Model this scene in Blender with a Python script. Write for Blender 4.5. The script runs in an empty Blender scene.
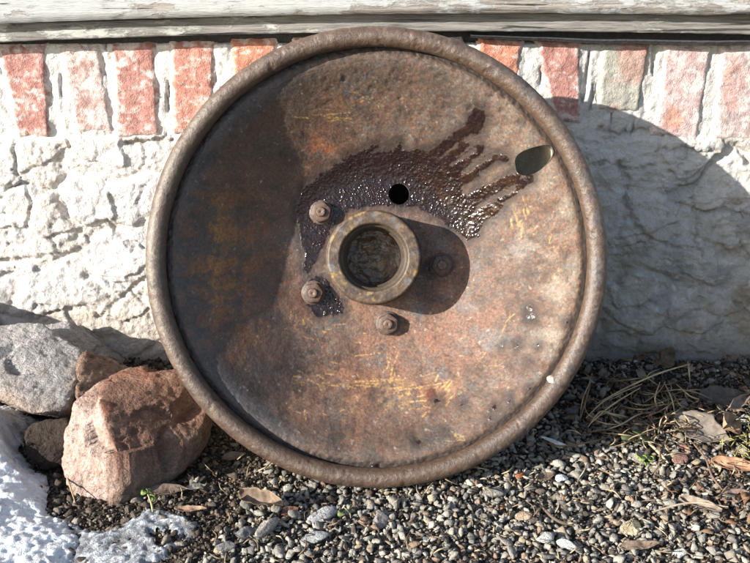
import bpy, bmesh, math, random
import numpy as np
from mathutils import Vector, Matrix

# ------------------------------------------------------------------ camera, sky, sun
PITCH = math.radians(21.949); FPX = 955.16; CAMH = .59771; CAMD = 1.18493
scene = bpy.context.scene
cam_d = bpy.data.cameras.new("camera")
cam_d.sensor_width = 36; cam_d.lens = FPX / 750 * 36
cam_d.clip_start = .02; cam_d.clip_end = 2000
cam = bpy.data.objects.new("camera", cam_d)
scene.collection.objects.link(cam)
cam.location = (0, -CAMD, CAMH); cam.rotation_euler = (math.pi / 2 - PITCH, 0, 0)
scene.camera = cam

SUN = Vector((.79307, .48144, -.37317)).normalized()      # direction the light travels
world = bpy.data.worlds.new("World"); scene.world = world; world.use_nodes = True
wn = world.node_tree.nodes; wl = world.node_tree.links; wn.clear()
sky = wn.new('ShaderNodeTexSky'); sky.sky_type = 'NISHITA'; sky.sun_disc = False
sky.sun_elevation = math.asin(-SUN.z); sky.sun_rotation = math.atan2(-SUN.x, -SUN.y)
sky.air_density = 1.0; sky.dust_density = 1.2
bg = wn.new('ShaderNodeBackground'); bg.inputs['Strength'].default_value = .11
wo = wn.new('ShaderNodeOutputWorld')
wl.new(sky.outputs[0], bg.inputs[0]); wl.new(bg.outputs[0], wo.inputs[0])
sd = bpy.data.lights.new("sun", 'SUN'); sd.energy = 5.0; sd.angle = math.radians(.5); sd.color = (1, .95, .87)
so = bpy.data.objects.new("sun", sd); scene.collection.objects.link(so)
so.rotation_euler = SUN.to_track_quat('-Z', 'Y').to_euler(); so.location = (-3, -2, 2)
scene.view_settings.view_transform = 'Standard'; scene.view_settings.look = 'None'
scene.view_settings.gamma = 1; scene.view_settings.exposure = 1.2
scene.cycles.max_bounces = 6

# ------------------------------------------------------------------ numeric helpers
rng = np.random.default_rng(7)
random.seed(7)

def hash3(i, j, k, seed):
    h = (i.astype(np.int64) * 374761393 + j.astype(np.int64) * 668265263 + k.astype(np.int64) * 2147483647 + seed * 974634777) & 0xffffffff
    h = ((h ^ (h >> 13)) * 1274126177) & 0xffffffff
    h = ((h ^ (h >> 15)) * 2246822519) & 0xffffffff
    return (h ^ (h >> 16)) & 0xffffffff

def noise3(x, y, z, seed=0):
    xi = np.floor(x); yi = np.floor(y); zi = np.floor(z)
    fx = x - xi; fy = y - yi; fz = z - zi
    ux = fx * fx * fx * (fx * (fx * 6 - 15) + 10); uy = fy * fy * fy * (fy * (fy * 6 - 15) + 10); uz = fz * fz * fz * (fz * (fz * 6 - 15) + 10)
    r = 0
    for a in (0, 1):
        for b in (0, 1):
            for c in (0, 1):
                h = hash3(xi + a, yi + b, zi + c, seed)
                gx = (h & 1023) / 511.5 - 1; gy = ((h >> 10) & 1023) / 511.5 - 1; gz = ((h >> 20) & 1023) / 511.5 - 1
                w = (ux if a else 1 - ux) * (uy if b else 1 - uy) * (uz if c else 1 - uz)
                r = r + w * (gx * (fx - a) + gy * (fy - b) + gz * (fz - c))
    return r * 1.3

def fbm(x, y, z=None, size=.05, octaves=4, seed=0, gain=.5, ridged=False):
    x = np.asarray(x, float); y = np.asarray(y, float)
    z = np.zeros_like(x) if z is None else np.asarray(z, float)
    s = 1.0 / size; a = 1.0; t = 0; n = 0
    for o in range(octaves):
        v = noise3(x * s + 17.3 * o, y * s + 5.1 * o, z * s + 9.7 * o, seed + o)
        if ridged: v = 1 - 2 * np.abs(v) * 1.6
        t = t + a * v; n += a; a *= gain; s *= 2.03
    return t / n * (1 if ridged else 1.6)

def worley(x, y, size, seed=0):
    x = np.asarray(x, float) / size; y = np.asarray(y, float) / size
    xi = np.floor(x); yi = np.floor(y)
    f1 = np.full(x.shape, 9.0); f2 = np.full(x.shape, 9.0); cid = np.zeros(x.shape, np.int64)
    for a in (-1, 0, 1):
        for b in (-1, 0, 1):
            h = hash3(xi + a, yi + b, xi * 0, seed)
            px = xi + a + (h & 0xffff) / 65535.0; py = yi + b + ((h >> 16) & 0xffff) / 65535.0
            d = np.hypot(px - x, py - y)
            closer = d < f1
            f2 = np.where(closer, f1, np.minimum(f2, d)); cid = np.where(closer, h, cid); f1 = np.where(closer, d, f1)
    return f1, f2, cid

def sstep(a, b, x):
    t = np.clip((x - a) / (b - a), 0, 1); return t * t * (3 - 2 * t)

def seg_d(X, Y, x0, y0, x1, y1):
    dx, dy = x1 - x0, y1 - y0
    t = np.clip(((X - x0) * dx + (Y - y0) * dy) / (dx * dx + dy * dy + 1e-12), 0, 1)
    return np.hypot(X - x0 - t * dx, Y - y0 - t * dy), t

def line_d(X, Y, pts):
    d = np.full(X.shape, 1e9)
    for p, q in zip(pts[:-1], pts[1:]): d = np.minimum(d, seg_d(X, Y, *p, *q)[0])
    return d

def poly_sd(X, Y, pts):
    """signed distance, positive inside"""
    d = line_d(X, Y, list(pts) + [pts[0]])
    ins = np.zeros(X.shape, bool); n = len(pts)
    for i in range(n):
        x0, y0 = pts[i]; x1, y1 = pts[(i + 1) % n]
        if y0 == y1: continue
        c = ((Y < y0) != (Y < y1)) & (X < (x1 - x0) * (Y - y0) / (y1 - y0) + x0)
        ins ^= c
    return np.where(ins, d, -d)

def blob(X, Y, cx, cy, rx, ry): return np.exp(-((X - cx) / rx) ** 2 - ((Y - cy) / ry) ** 2)
def mix(a, b, t): return a + (np.asarray(b) - a) * np.asarray(t)[..., None]

# survey helpers: a sight line of the surveyed photograph met with a plane of the place
CP, SP = math.cos(PITCH), math.sin(PITCH)
def ray(px, py):
    a = (np.asarray(px, float) - 375) / FPX; b = -(np.asarray(py, float) - 281.5) / FPX
    return a, CP + b * SP, -SP + b * CP
def on_y(px, py, y=0.0):
    a, b, c = ray(px, py); t = (y + CAMD) / b
    return Vector((float(a * t), y, float(CAMH + c * t)))
def on_z(px, py, z=0.0):
    a, b, c = ray(px, py); t = (z - CAMH) / c
    return Vector((float(a * t), float(-CAMD + b * t), z))
def to_px(P):
    x = P[..., 0]; y = P[..., 1] + CAMD; z = P[..., 2] - CAMH
    f = y * CP - z * SP; u = y * SP + z * CP
    return 375 + FPX * x / f, 281.5 - FPX * u / f

# ------------------------------------------------------------------ scene helpers
col = scene.collection
def mesh_obj(name, verts, faces, mat=None, parent=None, colors=None, smooth=True, attrs=None):
    me = bpy.data.meshes.new(name)
    verts = np.asarray(verts, np.float32); faces = np.asarray(faces, np.int32)
    me.vertices.add(len(verts)); me.vertices.foreach_set('co', verts.ravel())
    k = faces.shape[1]
    me.loops.add(faces.size); me.loops.foreach_set('vertex_index', faces.ravel())
    me.polygons.add(len(faces)); me.polygons.foreach_set('loop_start', np.arange(0, faces.size, k, dtype=np.int32))
    me.polygons.foreach_set('loop_total', np.full(len(faces), k, np.int32))
    me.update(calc_edges=True)
    if smooth: me.polygons.foreach_set('use_smooth', np.ones(len(faces), bool))
    if colors is not None: set_col(me, colors)
    for an, av in (attrs or {}).items():
        at = me.attributes.new(an, 'FLOAT', 'POINT'); at.data.foreach_set('value', np.asarray(av, np.float32))
    if mat: me.materials.append(mat)
    o = bpy.data.objects.new(name, me); col.objects.link(o)
    if parent: o.parent = parent
    return o

def set_col(me, colors):
    c = np.ones((len(me.vertices), 4), np.float32); c[:, :3] = np.clip(colors, 0, 1)
    a = me.color_attributes.new('Col', 'FLOAT_COLOR', 'POINT'); a.data.foreach_set('color', c.ravel())

def get_co(me):
    a = np.empty(len(me.vertices) * 3, np.float32); me.vertices.foreach_get('co', a); return a.reshape(-1, 3).astype(float)

def empty(name, loc=(0, 0, 0)):
    o = bpy.data.objects.new(name, None); col.objects.link(o); o.location = loc; o.empty_display_size = .05; return o

def tag(o, label=None, cat=None, group=None, kind=None):
    if label: o['label'] = label
    if cat: o['category'] = cat
    if group: o['group'] = group
    if kind: o['kind'] = kind
    return o

def grid_faces(nu, nv, wrap_u=False):
    i = np.arange(nu if wrap_u else nu - 1)[:, None]; j = np.arange(nv - 1)[None, :]
    i2 = (i + 1) % nu
    return np.stack([i * nv + j, i2 * nv + j, i2 * nv + j + 1, i * nv + j + 1], -1).reshape(-1, 4)

def lathe(prof, seg=128, center=(0, 0)):
    """profile (r, n); returns verts in wheel space (u, v, n)"""
    prof = np.asarray(prof, float); th = np.linspace(0, 2 * np.pi, seg, endpoint=False)
    u = center[0] + np.cos(th)[:, None] * prof[None, :, 0]; v = center[1] + np.sin(th)[:, None] * prof[None, :, 0]
    n = np.broadcast_to(prof[None, :, 1], u.shape)
    return np.stack([u, v, n], -1).reshape(-1, 3), grid_faces(seg, len(prof), True)

def tube(pts, rad, sides=6):
    pts = [Vector(p) for p in pts]; n = len(pts); V = []; F = []
    if not hasattr(rad, '__len__'): rad = [rad * (1 - .5 * abs(2 * i / (n - 1) - 1) ** 3) for i in range(n)]
    ref = Vector((.13, .31, .94))
    for i, p in enumerate(pts):
        d = (pts[min(i + 1, n - 1)] - pts[max(i - 1, 0)]).normalized()
        a = d.cross(ref); a = a.normalized() if a.length > 1e-4 else Vector((1, 0, 0)); b = d.cross(a)
        for k in range(sides):
            t = 2 * math.pi * k / sides; V.append(p + (a * math.cos(t) + b * math.sin(t)) * rad[i])
    for i in range(n - 1):
        for k in range(sides):
            F.append((i * sides + k, i * sides + (k + 1) % sides, (i + 1) * sides + (k + 1) % sides, (i + 1) * sides + k))
    return [tuple(v) for v in V], F

# ------------------------------------------------------------------ materials
def material(name, rough=.8, bumps=(), var=(), spec=.35, rough_attr=None, sss=0, color=None, metallic=0.0, extra=None):
    """vertex colour (or plain colour) x fine noise, with stacked noise bumps.  bumps: (scale, distance mm, detail)  var: (scale, lo, hi)"""
    m = bpy.data.materials.new(name); m.use_nodes = True
    N = m.node_tree.nodes; K = m.node_tree.links; N.clear()
    out = N.new('ShaderNodeOutputMaterial'); b = N.new('ShaderNodeBsdfPrincipled'); K.new(b.outputs[0], out.inputs[0])
    b.inputs['Roughness'].default_value = rough; b.inputs['Specular IOR Level'].default_value = spec; b.inputs['Metallic'].default_value = metallic
    tc = N.new('ShaderNodeTexCoord')
    if color is None:
        at = N.new('ShaderNodeAttribute'); at.attribute_name = 'Col'; c = at.outputs['Color']
    else:
        rg = N.new('ShaderNodeRGB'); rg.outputs[0].default_value = (*color, 1); c = rg.outputs[0]
    for (sc, lo, hi) in var:
        nz = N.new('ShaderNodeTexNoise'); nz.inputs['Scale'].default_value = sc; nz.inputs['Detail'].default_value = 5; nz.inputs['Roughness'].default_value = .65
        K.new(tc.outputs['Object'], nz.inputs['Vector'])
        mr = N.new('ShaderNodeMapRange'); mr.inputs[1].default_value = .3; mr.inputs[2].default_value = .7; mr.inputs[3].default_value = lo; mr.inputs[4].default_value = hi
        K.new(nz.outputs['Fac'], mr.inputs[0])
        mx = N.new('ShaderNodeVectorMath'); mx.operation = 'SCALE'; K.new(c, mx.inputs[0]); K.new(mr.outputs[0], mx.inputs['Scale']); c = mx.outputs[0]
    K.new(c, b.inputs['Base Color'])
    if sss:
        b.inputs['Subsurface Weight'].default_value = sss; b.inputs['Subsurface Radius'].default_value = (.004, .006, .009); b.inputs['Subsurface Scale'].default_value = 1
    if rough_attr:
        ra = N.new('ShaderNodeAttribute'); ra.attribute_name = rough_attr; K.new(ra.outputs['Fac'], b.inputs['Roughness'])
    prev = None
    for (sc, dist, det) in bumps:
        nz = N.new('ShaderNodeTexNoise'); nz.inputs['Scale'].default_value = sc; nz.inputs['Detail'].default_value = det; nz.inputs['Roughness'].default_value = .6
        K.new(tc.outputs['Object'], nz.inputs['Vector'])
        bp = N.new('ShaderNodeBump'); bp.inputs['Distance'].default_value = dist * .001; bp.inputs['Strength'].default_value = 1
        K.new(nz.outputs['Fac'], bp.inputs['Height'])
        if prev: K.new(prev, bp.inputs['Normal'])
        prev = bp.outputs[0]
    if prev: K.new(prev, b.inputs['Normal'])
    return m

M_rust = material('rusty_steel', .6, [(1100, .22, 4), (300, .45, 3)], [(1300, .6, 1.45), (300, .75, 1.25)], .5, 'rough')
M_rim = material('worn_rim_steel', .47, [(1100, .3, 4), (260, .8, 4)], [(1200, .65, 1.4), (200, .75, 1.3)], .6)
M_tar = material('dried_tarry_grease', .15, [(700, .25, 2)], [(300, .7, 1.4)], .5, 'rough')
M_hub = material('hub_steel', .5, [(900, .35, 3)], [(400, .75, 1.25), (100, .8, 1.2)], .4)
M_grease = material('old_grease', .3, [(350, .4, 3)], [(150, .6, 1.5)], .5)
M_soilcake = material('caked_dirt', .9, [(900, 1, 4), (250, 1.5, 3)], [(700, .6, 1.4)], .2)
M_dark = material('dark_steel', .7, [(200, .8, 3)], [(60, .6, 1.4)], .3, color=(.05, .038, .032))
M_lime = material('limewashed_masonry', .95, [(900, .9, 4), (220, 2.2, 4), (60, 2.0, 3)], [(300, .88, 1.1)], .15)
M_brick = material('brick', .92, [(800, .9, 4), (200, 1.6, 3)], [(350, .82, 1.15)], .2)
M_rock = material('rock', .85, [(800, 1.6, 4), (260, 4, 4), (90, 5, 4)], [(500, .7, 1.3), (90, .8, 1.2)], .3)
M_soil = material('soil', .97, [(600, 2.0, 5), (150, 4, 4)], [(500, .6, 1.4), (70, .7, 1.3)], .12)
M_pebble = material('pebble', .8, [(500, .9, 4), (160, 1.4, 3)], [(450, .75, 1.25)], .3)
M_clod = material('soil_clod', .98, [(500, 1.8, 4)], [(400, .6, 1.4)], .1)
M_snow = material('granular_snow', .55, [(900, 1.3, 3), (220, 2.4, 3)], [(120, .9, 1.05)], .5, sss=.35)
M_ice = material('thin_ice', .4, [(600, 1.2, 3), (140, 1.6, 3)], [(160, .7, 1.2)], .6, sss=.25)
M_leaf = material('dead_leaf', .8, [(300, .5, 3)], [(180, .7, 1.3)], .25)
M_straw = material('dry_stalk', .8, [(400, .2, 2)], [(60, .7, 1.3)], .25)
M_green = material('green_leaf', .6, [(300, .3, 2)], [(200, .8, 1.2)], .3)

def wood_material(name, paint_amt, paint, wood, dark):
    m = bpy.data.materials.new(name); m.use_nodes = True
    N = m.node_tree.nodes; K = m.node_tree.links; N.clear()
    out = N.new('ShaderNodeOutputMaterial'); b = N.new('ShaderNodeBsdfPrincipled'); K.new(b.outputs[0], out.inputs[0])
    b.inputs['Roughness'].default_value = .85; b.inputs['Specular IOR Level'].default_value = .2
    tc = N.new('ShaderNodeTexCoord')
    def nz(scale_vec, scale, det=6, rough=.65, off=0):
        mp = N.new('ShaderNodeMapping'); mp.inputs['Scale'].default_value = scale_vec; mp.inputs['Location'].default_value = (off, off, off)
        K.new(tc.outputs['Object'], mp.inputs[0])
        n = N.new('ShaderNodeTexNoise'); n.inputs['Scale'].default_value = scale; n.inputs['Detail'].default_value = det; n.inputs['Roughness'].default_value = rough
        K.new(mp.outputs[0], n.inputs['Vector']); return n.outputs['Fac']
    def ramp(v, *st):
        r = N.new('ShaderNodeValToRGB'); K.new(v, r.inputs[0]); e = r.color_ramp.elements
        while len(e) < len(st): e.new(.5)
        for q, (p, c) in zip(e, st): q.position = p; q.color = (*c, 1)
        return r.outputs[0]
    grain = nz((.05, 1, 1), 320, 5); fine = nz((.12, 1, 1), 900, 4, off=3); cracks = nz((.025, 1, 1), 160, 3, .5, off=7)
    peel = nz((.35, 1, 1), 45, 8, .7, off=1); big = nz((.6, 1, 1), 9, 3, off=4)
    wc = ramp(grain, (.3, dark), (.55, wood), (.75, tuple(x * 1.25 for x in wood)))
    pc = ramp(fine, (.25, tuple(x * .72 for x in paint)), (.5, paint), (.8, tuple(min(.85, x * 1.1) for x in paint)))
    ad = N.new('ShaderNodeMath'); ad.operation = 'MULTIPLY_ADD'; K.new(big, ad.inputs[0]); ad.inputs[1].default_value = .8; K.new(peel, ad.inputs[2])
    ms = N.new('ShaderNodeMapRange'); K.new(ad.outputs[0], ms.inputs[0]); ms.inputs[1].default_value = paint_amt + .03; ms.inputs[2].default_value = paint_amt - .03
    mx = N.new('ShaderNodeMix'); mx.data_type = 'RGBA'; K.new(ms.outputs[0], mx.inputs[0]); K.new(wc, mx.inputs[6]); K.new(pc, mx.inputs[7])
    ck = ramp(cracks, (.37, (.1, .1, .1)), (.40, (1, 1, 1)))
    m2 = N.new('ShaderNodeMix'); m2.data_type = 'RGBA'; m2.blend_type = 'MULTIPLY'; m2.inputs[0].default_value = .8; K.new(mx.outputs[2], m2.inputs[6]); K.new(ck, m2.inputs[7])
    K.new(m2.outputs[2], b.inputs['Base Color'])
    prev = None
    for h, d in ((grain, 1.2), (fine, .8), (ck, 1.4), (ms.outputs[0], .6)):
        bp = N.new('ShaderNodeBump'); bp.inputs['Distance'].default_value = d * .001; K.new(h, bp.inputs['Height'])
        if prev: K.new(prev, bp.inputs['Normal'])
        prev = bp.outputs[0]
    K.new(prev, b.inputs['Normal'])
    return m
M_board = wood_material('peeling_painted_board', .94, (.41, .415, .41), (.33, .30, .27), (.10, .09, .08))
M_strip = wood_material('weathered_grey_strip', .80, (.42, .42, .39), (.235, .225, .21), (.09, .08, .075))
M_strip_dark = material('dark_weathered_strip', .9, [(300, .8, 3)], [(200, .6, 1.3)], .2, color=(.05, .05, .052))

# ------------------------------------------------------------------ ground
def ax(parts):
    a = []
    for lo, hi, st in parts: a += list(np.arange(lo, hi, st))
    a.append(parts[-1][1]); return np.array(a)

def ground_h(x, y):
    x = np.asarray(x, float); y = np.asarray(y, float)
    h = .005 * fbm(x, y, size=.16, octaves=3, seed=11) + .003 * fbm(x, y, size=.03, octaves=3, seed=12)
    h = h + .012 * sstep(-.10, .01, y) - .002
    under = blob(x, y, 0, -.31, .10, .05); h = h - .004 * under
    fade = sstep(2.5, 1.2, np.hypot(x, y))
    return h * fade

def build_ground():
    X = ax([(-900, -100, 200), (-100, -10, 15), (-10, -2, 1), (-2, -.7, .06), (-.7, .7, .003), (.7, 2, .06), (2, 10, 1), (10, 100, 15), (100, 900, 200)])
    Y = ax([(-900, -100, 200), (-100, -10, 15), (-10, -2, 1), (-2, -.7, .06), (-.7, .03, .003), (.03, 2, .2), (2, 10, 1), (10, 100, 15), (100, 900, 200)])
    x, y = np.meshgrid(X, Y, indexing='ij'); x = x.ravel(); y = y.ravel()
    clod = fbm(x, y, size=.012, octaves=3, seed=14)
    near = sstep(1.2, .8, np.abs(x)) * sstep(-1.0, -.8, y)
    z = ground_h(x, y) + .0035 * clod * near
    t = sstep(-.5, .6, fbm(x, y, size=.09, octaves=4, seed=15))
    c = mix(np.array([.055, .040, .028])[None].repeat(len(x), 0), (.10, .078, .056), t)
    c = mix(c, (.13, .10, .075), .5 * sstep(.2, .8, fbm(x, y, size=.02, octaves=3, seed=16)))
    gx, gy = to_px(np.stack([x, y, z * 0], 1)); nearm = near > .5
    fines = np.where(nearm, sstep(-30, 60, gx + .9 * (gy - 500) - 262) * sstep(430, 470, gy), .3)
    c = mix(c, (.20, .185, .16), fines * sstep(-.4, .4, fbm(x, y, size=.006, octaves=3, seed=17)) * .75)
    o = mesh_obj('ground', np.stack([x, y, z], 1), grid_faces(len(X), len(Y)), M_soil, colors=c)
    tag(o, kind='structure', label='dark damp soil at the foot of the wall')
build_ground()

# ------------------------------------------------------------------ foundation wall
wall = empty('foundation_wall', (0, 0, 0))
tag(wall, 'limewashed rubble stone foundation wall topped by a course of upright red bricks', 'wall', kind='thing')

def wpt(px, py): p = on_y(px, py, 0); return p.x, p.z
ZB = wpt(375, 137)[1]      # underside of brick course
ZT = wpt(375, 36)[1]
def wl_(pts): return [wpt(*p) for p in pts]
CREV = [  # (polyline in photograph px, width mm, depth mm)
    ([(-20, 283), (0, 276), (14, 271)], 6, 8), ([(40, 267), (60, 259), (85, 246), (93, 236)], 9, 8),
    ([(4, 212), (15, 210), (22, 209)], 3, 3), ([(55, 200), (70, 190)], 3, 3),
    ([(112, 220), (118, 232), (136, 243)], 9, 9),
    ([(100, 314), (115, 303), (128, 292), (140, 281), (150, 276)], 6, 6),
    ([(92, 308), (112, 320), (130, 322)], 4, 4),
    ([(40, 302), (48, 304)], 8, 8), ([(5, 195), (14, 180), (22, 175), (15, 167)], 4, 6),
    ([(128, 143), (150, 141), (170, 140)], 6, 12), ([(144, 143), (148, 158), (142, 168)], 4, 6),
    ([(138, 200), (147, 184)], 4, 5), ([(52, 236), (58, 244)], 4, 6),
    ([(600, 128), (620, 134), (640, 128), (660, 134)], 5, 7), ([(586, 165), (605, 160), (630, 168), (652, 164)], 3, 6),
    ([(655, 150), (680, 146), (700, 150), (715, 148)], 5, 8), ([(690, 196), (697, 215), (693, 240), (700, 252)], 3.5, 7),
    ([(618, 160), (626, 178), (624, 200), (634, 222), (650, 238)], 7, 9), ([(600, 240), (622, 246), (650, 236), (672, 246), (690, 244)], 3, 5),
    ([(700, 212), (722, 208), (750, 214), (770, 210)], 4.5, 8), ([(735, 230), (742, 248), (760, 262)], 3.5, 7),
    ([(585, 300), (605, 310), (618, 325), (640, 330), (636, 350)], 6, 8), ([(590, 270), (600, 285), (596, 310)], 5, 8),
    ([(735, 300), (745, 312), (760, 315)], 5, 8), ([(660, 175), (664, 190), (684, 186)], 3, 4),
    ([(600, 345), (640, 352), (690, 348), (740, 356), (800, 350)], 8, 6),
]
CREV = [(wl_(p), w * .001, d * .001) for p, w, d in CREV]

def wall_eval(x, z):
    low = sstep(ZB + .004, ZB - .006, z + .004 * fbm(x, z, size=.03, octaves=3, seed=20))
    wx = x + .02 * fbm(x, z, size=.09, octaves=3, seed=21) + .004 * fbm(x, z, size=.02, octaves=2, seed=31)
    wz = z + .016 * fbm(x, z, size=.09, octaves=3, seed=22) + .004 * fbm(x, z, size=.02, octaves=2, seed=32)
    f1, f2, cid = worley(wx * .62, wz, .082, 5)
    edge = f2 - f1
    r1 = (cid & 255) / 255.; r2 = ((cid >> 8) & 255) / 255.; r3 = ((cid >> 16) & 255) / 255.
    stone = sstep(.0, .22, edge)
    h = low * (.004 + .008 * stone * (.5 + .7 * r1) * .6) + low * .05 * (r2 - .5) * (wz - .2) * 0
    openj = sstep(.05, .5, fbm(x, z, size=.12, octaves=2, seed=24)) * (.45 + .55 * sstep(.0, .2, x))
    h -= low * .007 * sstep(.10, .0, edge) * openj
    soft = .42 + .25 * sstep(.0, .2, x)
    h += .0085 * low * soft * fbm(x, z, size=.075, octaves=4, seed=25)
    # slab-like spalled facets
    g1, g2, gid = worley(wx + .3, wz * 1.3, .030, 8)
    fac = ((gid & 1023) / 1023. - .5)
    h += low * .0045 * soft * fac * sstep(0, .12, g2 - g1)
    h += .0028 * fbm(x, z, size=.014, octaves=4, seed=26, gain=.6) * (.55 + .45 * low)
    s1, s2, sid = worley(wx * .8 + .11, wz + .07, .052, 15)
    step_ = sstep(.02, .07, s2 - s1) * ((sid & 3) == 1)
    h += low * .0035 * step_
    # layered flaking on the shaded side
    flake = fbm(x, z * 2.2, size=.03, octaves=4, seed=27, ridged=True)
    h += low * .0016 * flake * sstep(-.1, .25, x)
    dcrev = np.zeros_like(x)
    for pts, w, d in CREV:
        dd = line_d(x + .007 * fbm(x, z, size=.011, octaves=4, seed=28, gain=.7), z + .007 * fbm(x, z, size=.011, octaves=4, seed=29, gain=.7), pts)
        d = d * .55; k = sstep(w, w * .15, dd + .35 * w * fbm(x, z, size=.02, octaves=2, seed=37) + .1 * w); dcrev = np.maximum(dcrev, k * min(1, d / .008)); h -= d * k
    # pits
    p1, _, pid = worley(wx, wz, .011, 9)
    pk = sstep(.38, .12, p1) * ((pid & 15) < 5) * sstep(.1, .4, fbm(x, z, size=.07, octaves=2, seed=30))
    q1, _, qid = worley(x + .002 * fbm(x, z, size=.006, seed=35), z, .0048, 19)
    pk2 = sstep(.45, .2, q1) * ((qid & 7) < 3) * sstep(.22, .5, fbm(x, z, size=.045, octaves=3, seed=36)); pk = np.maximum(pk, pk2)
    h -= low * .0014 * pk
    # mortar of the brick course: slumped and uneven
    h += (1 - low) * (.0052 + .0036 * fbm(x * 1.2, z * .5, size=.018, octaves=3, seed=33))
    h -= (1 - low) * .007 * sstep(.3, .6, fbm(x * 2.2, z * .35, size=.02, octaves=3, seed=34))
    h = h - .05 * sstep(ZT - .009, ZT - .004, z)
    # a splay where the footing meets the ground
    h += .014 * sstep(.05, -.03, z)
    return h, low, stone, cid, edge, dcrev, pk, (r1, r2, r3)

def build_wall():
    X = ax([(-6, -1, .5), (-1, -.56, .02), (-.56, .60, .0019), (.60, 1, .02), (1, 6, .5)])
    Z = ax([(-.10, -.03, .01), (-.03, ZT + .012, .0019), (ZT + .012, ZT + .08, .02)])
    x, z = [a.ravel() for a in np.meshgrid(X, Z, indexing='ij')]
    h, low, stone, cid, edge, dcrev, pk, (r1, r2, r3) = wall_eval(x, z)
    n1 = fbm(x, z, size=.06, octaves=4, seed=40); n2 = fbm(x, z, size=.018, octaves=4, seed=41); n3 = fbm(x, z, size=.15, octaves=3, seed=42)
    white = np.array([.64, .61, .575]); c = white[None].repeat(len(x), 0)
    # right of the wheel the colour turns greyer and browner, more so lower down
    greyed = sstep(.10, .24, x + .03 * n3) * (.45 + .55 * sstep(.33, .12, z + .05 * n1))
    c = mix(c, (.36, .35, .33), greyed * .95)
    c = mix(c, (.24, .205, .16), greyed * sstep(.12, .55, n1 + .25 * sstep(.22, .05, z)) * .75)
    c = mix(c, (.22, .22, .225), greyed * sstep(.1, .5, -n1) * .6)
    c = mix(c, (.50, .50, .49), greyed * sstep(.2, .5, n2) * .7)
    n4 = fbm(x, z, size=.03, octaves=5, seed=44, gain=.7)
    c = mix(c, (.17, .15, .13), greyed * sstep(.2, .55, n4) * .5); c = mix(c, (.42, .36, .28), greyed * sstep(.2, .5, -n4) * .5)
    # left: stains and bare spots showing through
    left = 1 - sstep(.05, .2, x)
    n5 = fbm(x, z, size=.0045, octaves=3, seed=45, gain=.8)
    c = mix(c, (.50, .44, .38), left * low * sstep(-.1, .45, fbm(x, z, size=.05, octaves=5, seed=46, gain=.7)) * .55)
    c = mix(c, (.46, .42, .38), left * low * sstep(.13, .05, z + .03 * n1) * .4)
    c = mix(c, (.52, .45, .38), left * low * sstep(.0, .4, n2 * .5 + .6 * n3 + .4 * n5) * .72)
    c = mix(c, (.33, .28, .25), left * low * sstep(.24, .5, n2 * .6 + .3 * n1 + .7 * n5) * .75)
    c = mix(c, (.36, .35, .36), left * low * sstep(.15, .6, blob(x, z, *wpt(20, 180), .03, .03) + blob(x, z, *wpt(40, 235), .05, .022) + .8 * blob(x, z, *wpt(128, 300), .03, .02) + .8 * blob(x, z, *wpt(138, 235), .02, .03) + .9 * n5 - .25) * .7)
    c = mix(c, (.46, .47, .50), left * low * sstep(.5, .8, r2) * .5 * sstep(.05, .2, edge))
    c = mix(c, (.40, .33, .26), left * sstep(.13, .06, z + .03 * n1) * .5)
    c = mix(c, (.22, .19, .16), dcrev * .6); c = mix(c, (.28, .25, .22), pk * .7 * low)
    c = mix(c, (.15, .125, .10), sstep(.045, .0, z + .016 * n1) * .8); c = mix(c, (.14, .13, .12), greyed * sstep(.085, .02, z + .03 * n1) * .6); c = mix(c, (.15, .14, .13), greyed * blob(x, z, .235, .06, .05, .06) * .6)     # splashed earth
    c = mix(c, (.40, .37, .33), (1 - low) * sstep(.1, .5, n2) * .5)
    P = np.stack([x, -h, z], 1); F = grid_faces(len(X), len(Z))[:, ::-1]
    fc = F[:, 0]
    # stones one can pick out: split along the joints
    isst = (low[fc] > .9) & (edge[fc] > .045) & (np.abs(x[fc] + 0) < .60) & (z[fc] > .01)
    ids = np.where(isst, cid[fc], -1)
    uniq, cnt = np.unique(ids[ids >= 0], return_counts=True)
    keep = [u for u, k in zip(uniq, cnt) if k > 350]
    sel = np.isin(ids, keep)
    def sub(name, mask):
        f = F[mask]; used, inv = np.unique(f, return_inverse=True)
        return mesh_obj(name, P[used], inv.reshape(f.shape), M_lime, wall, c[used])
    sub('mortar', ~sel)
    for u in keep: sub('stone', ids == u)
    # body of the wall behind its face
    v, f = box_vf(-6, 6, .05, .45, -.3, ZT + .09); mesh_obj('masonry_core', v, f, M_lime, wall, np.full((8, 3), .4), smooth=False)

def box_vf(x0, x1, y0, y1, z0, z1):
    v = [(x, y, z) for x in (x0, x1) for y in (y0, y1) for z in (z0, z1)]
    f = [(0, 1, 3, 2), (4, 6, 7, 5), (0, 4, 5, 1), (2, 3, 7, 6), (0, 2, 6, 4), (1, 5, 7, 3)]
    return v, f
build_wall()

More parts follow.
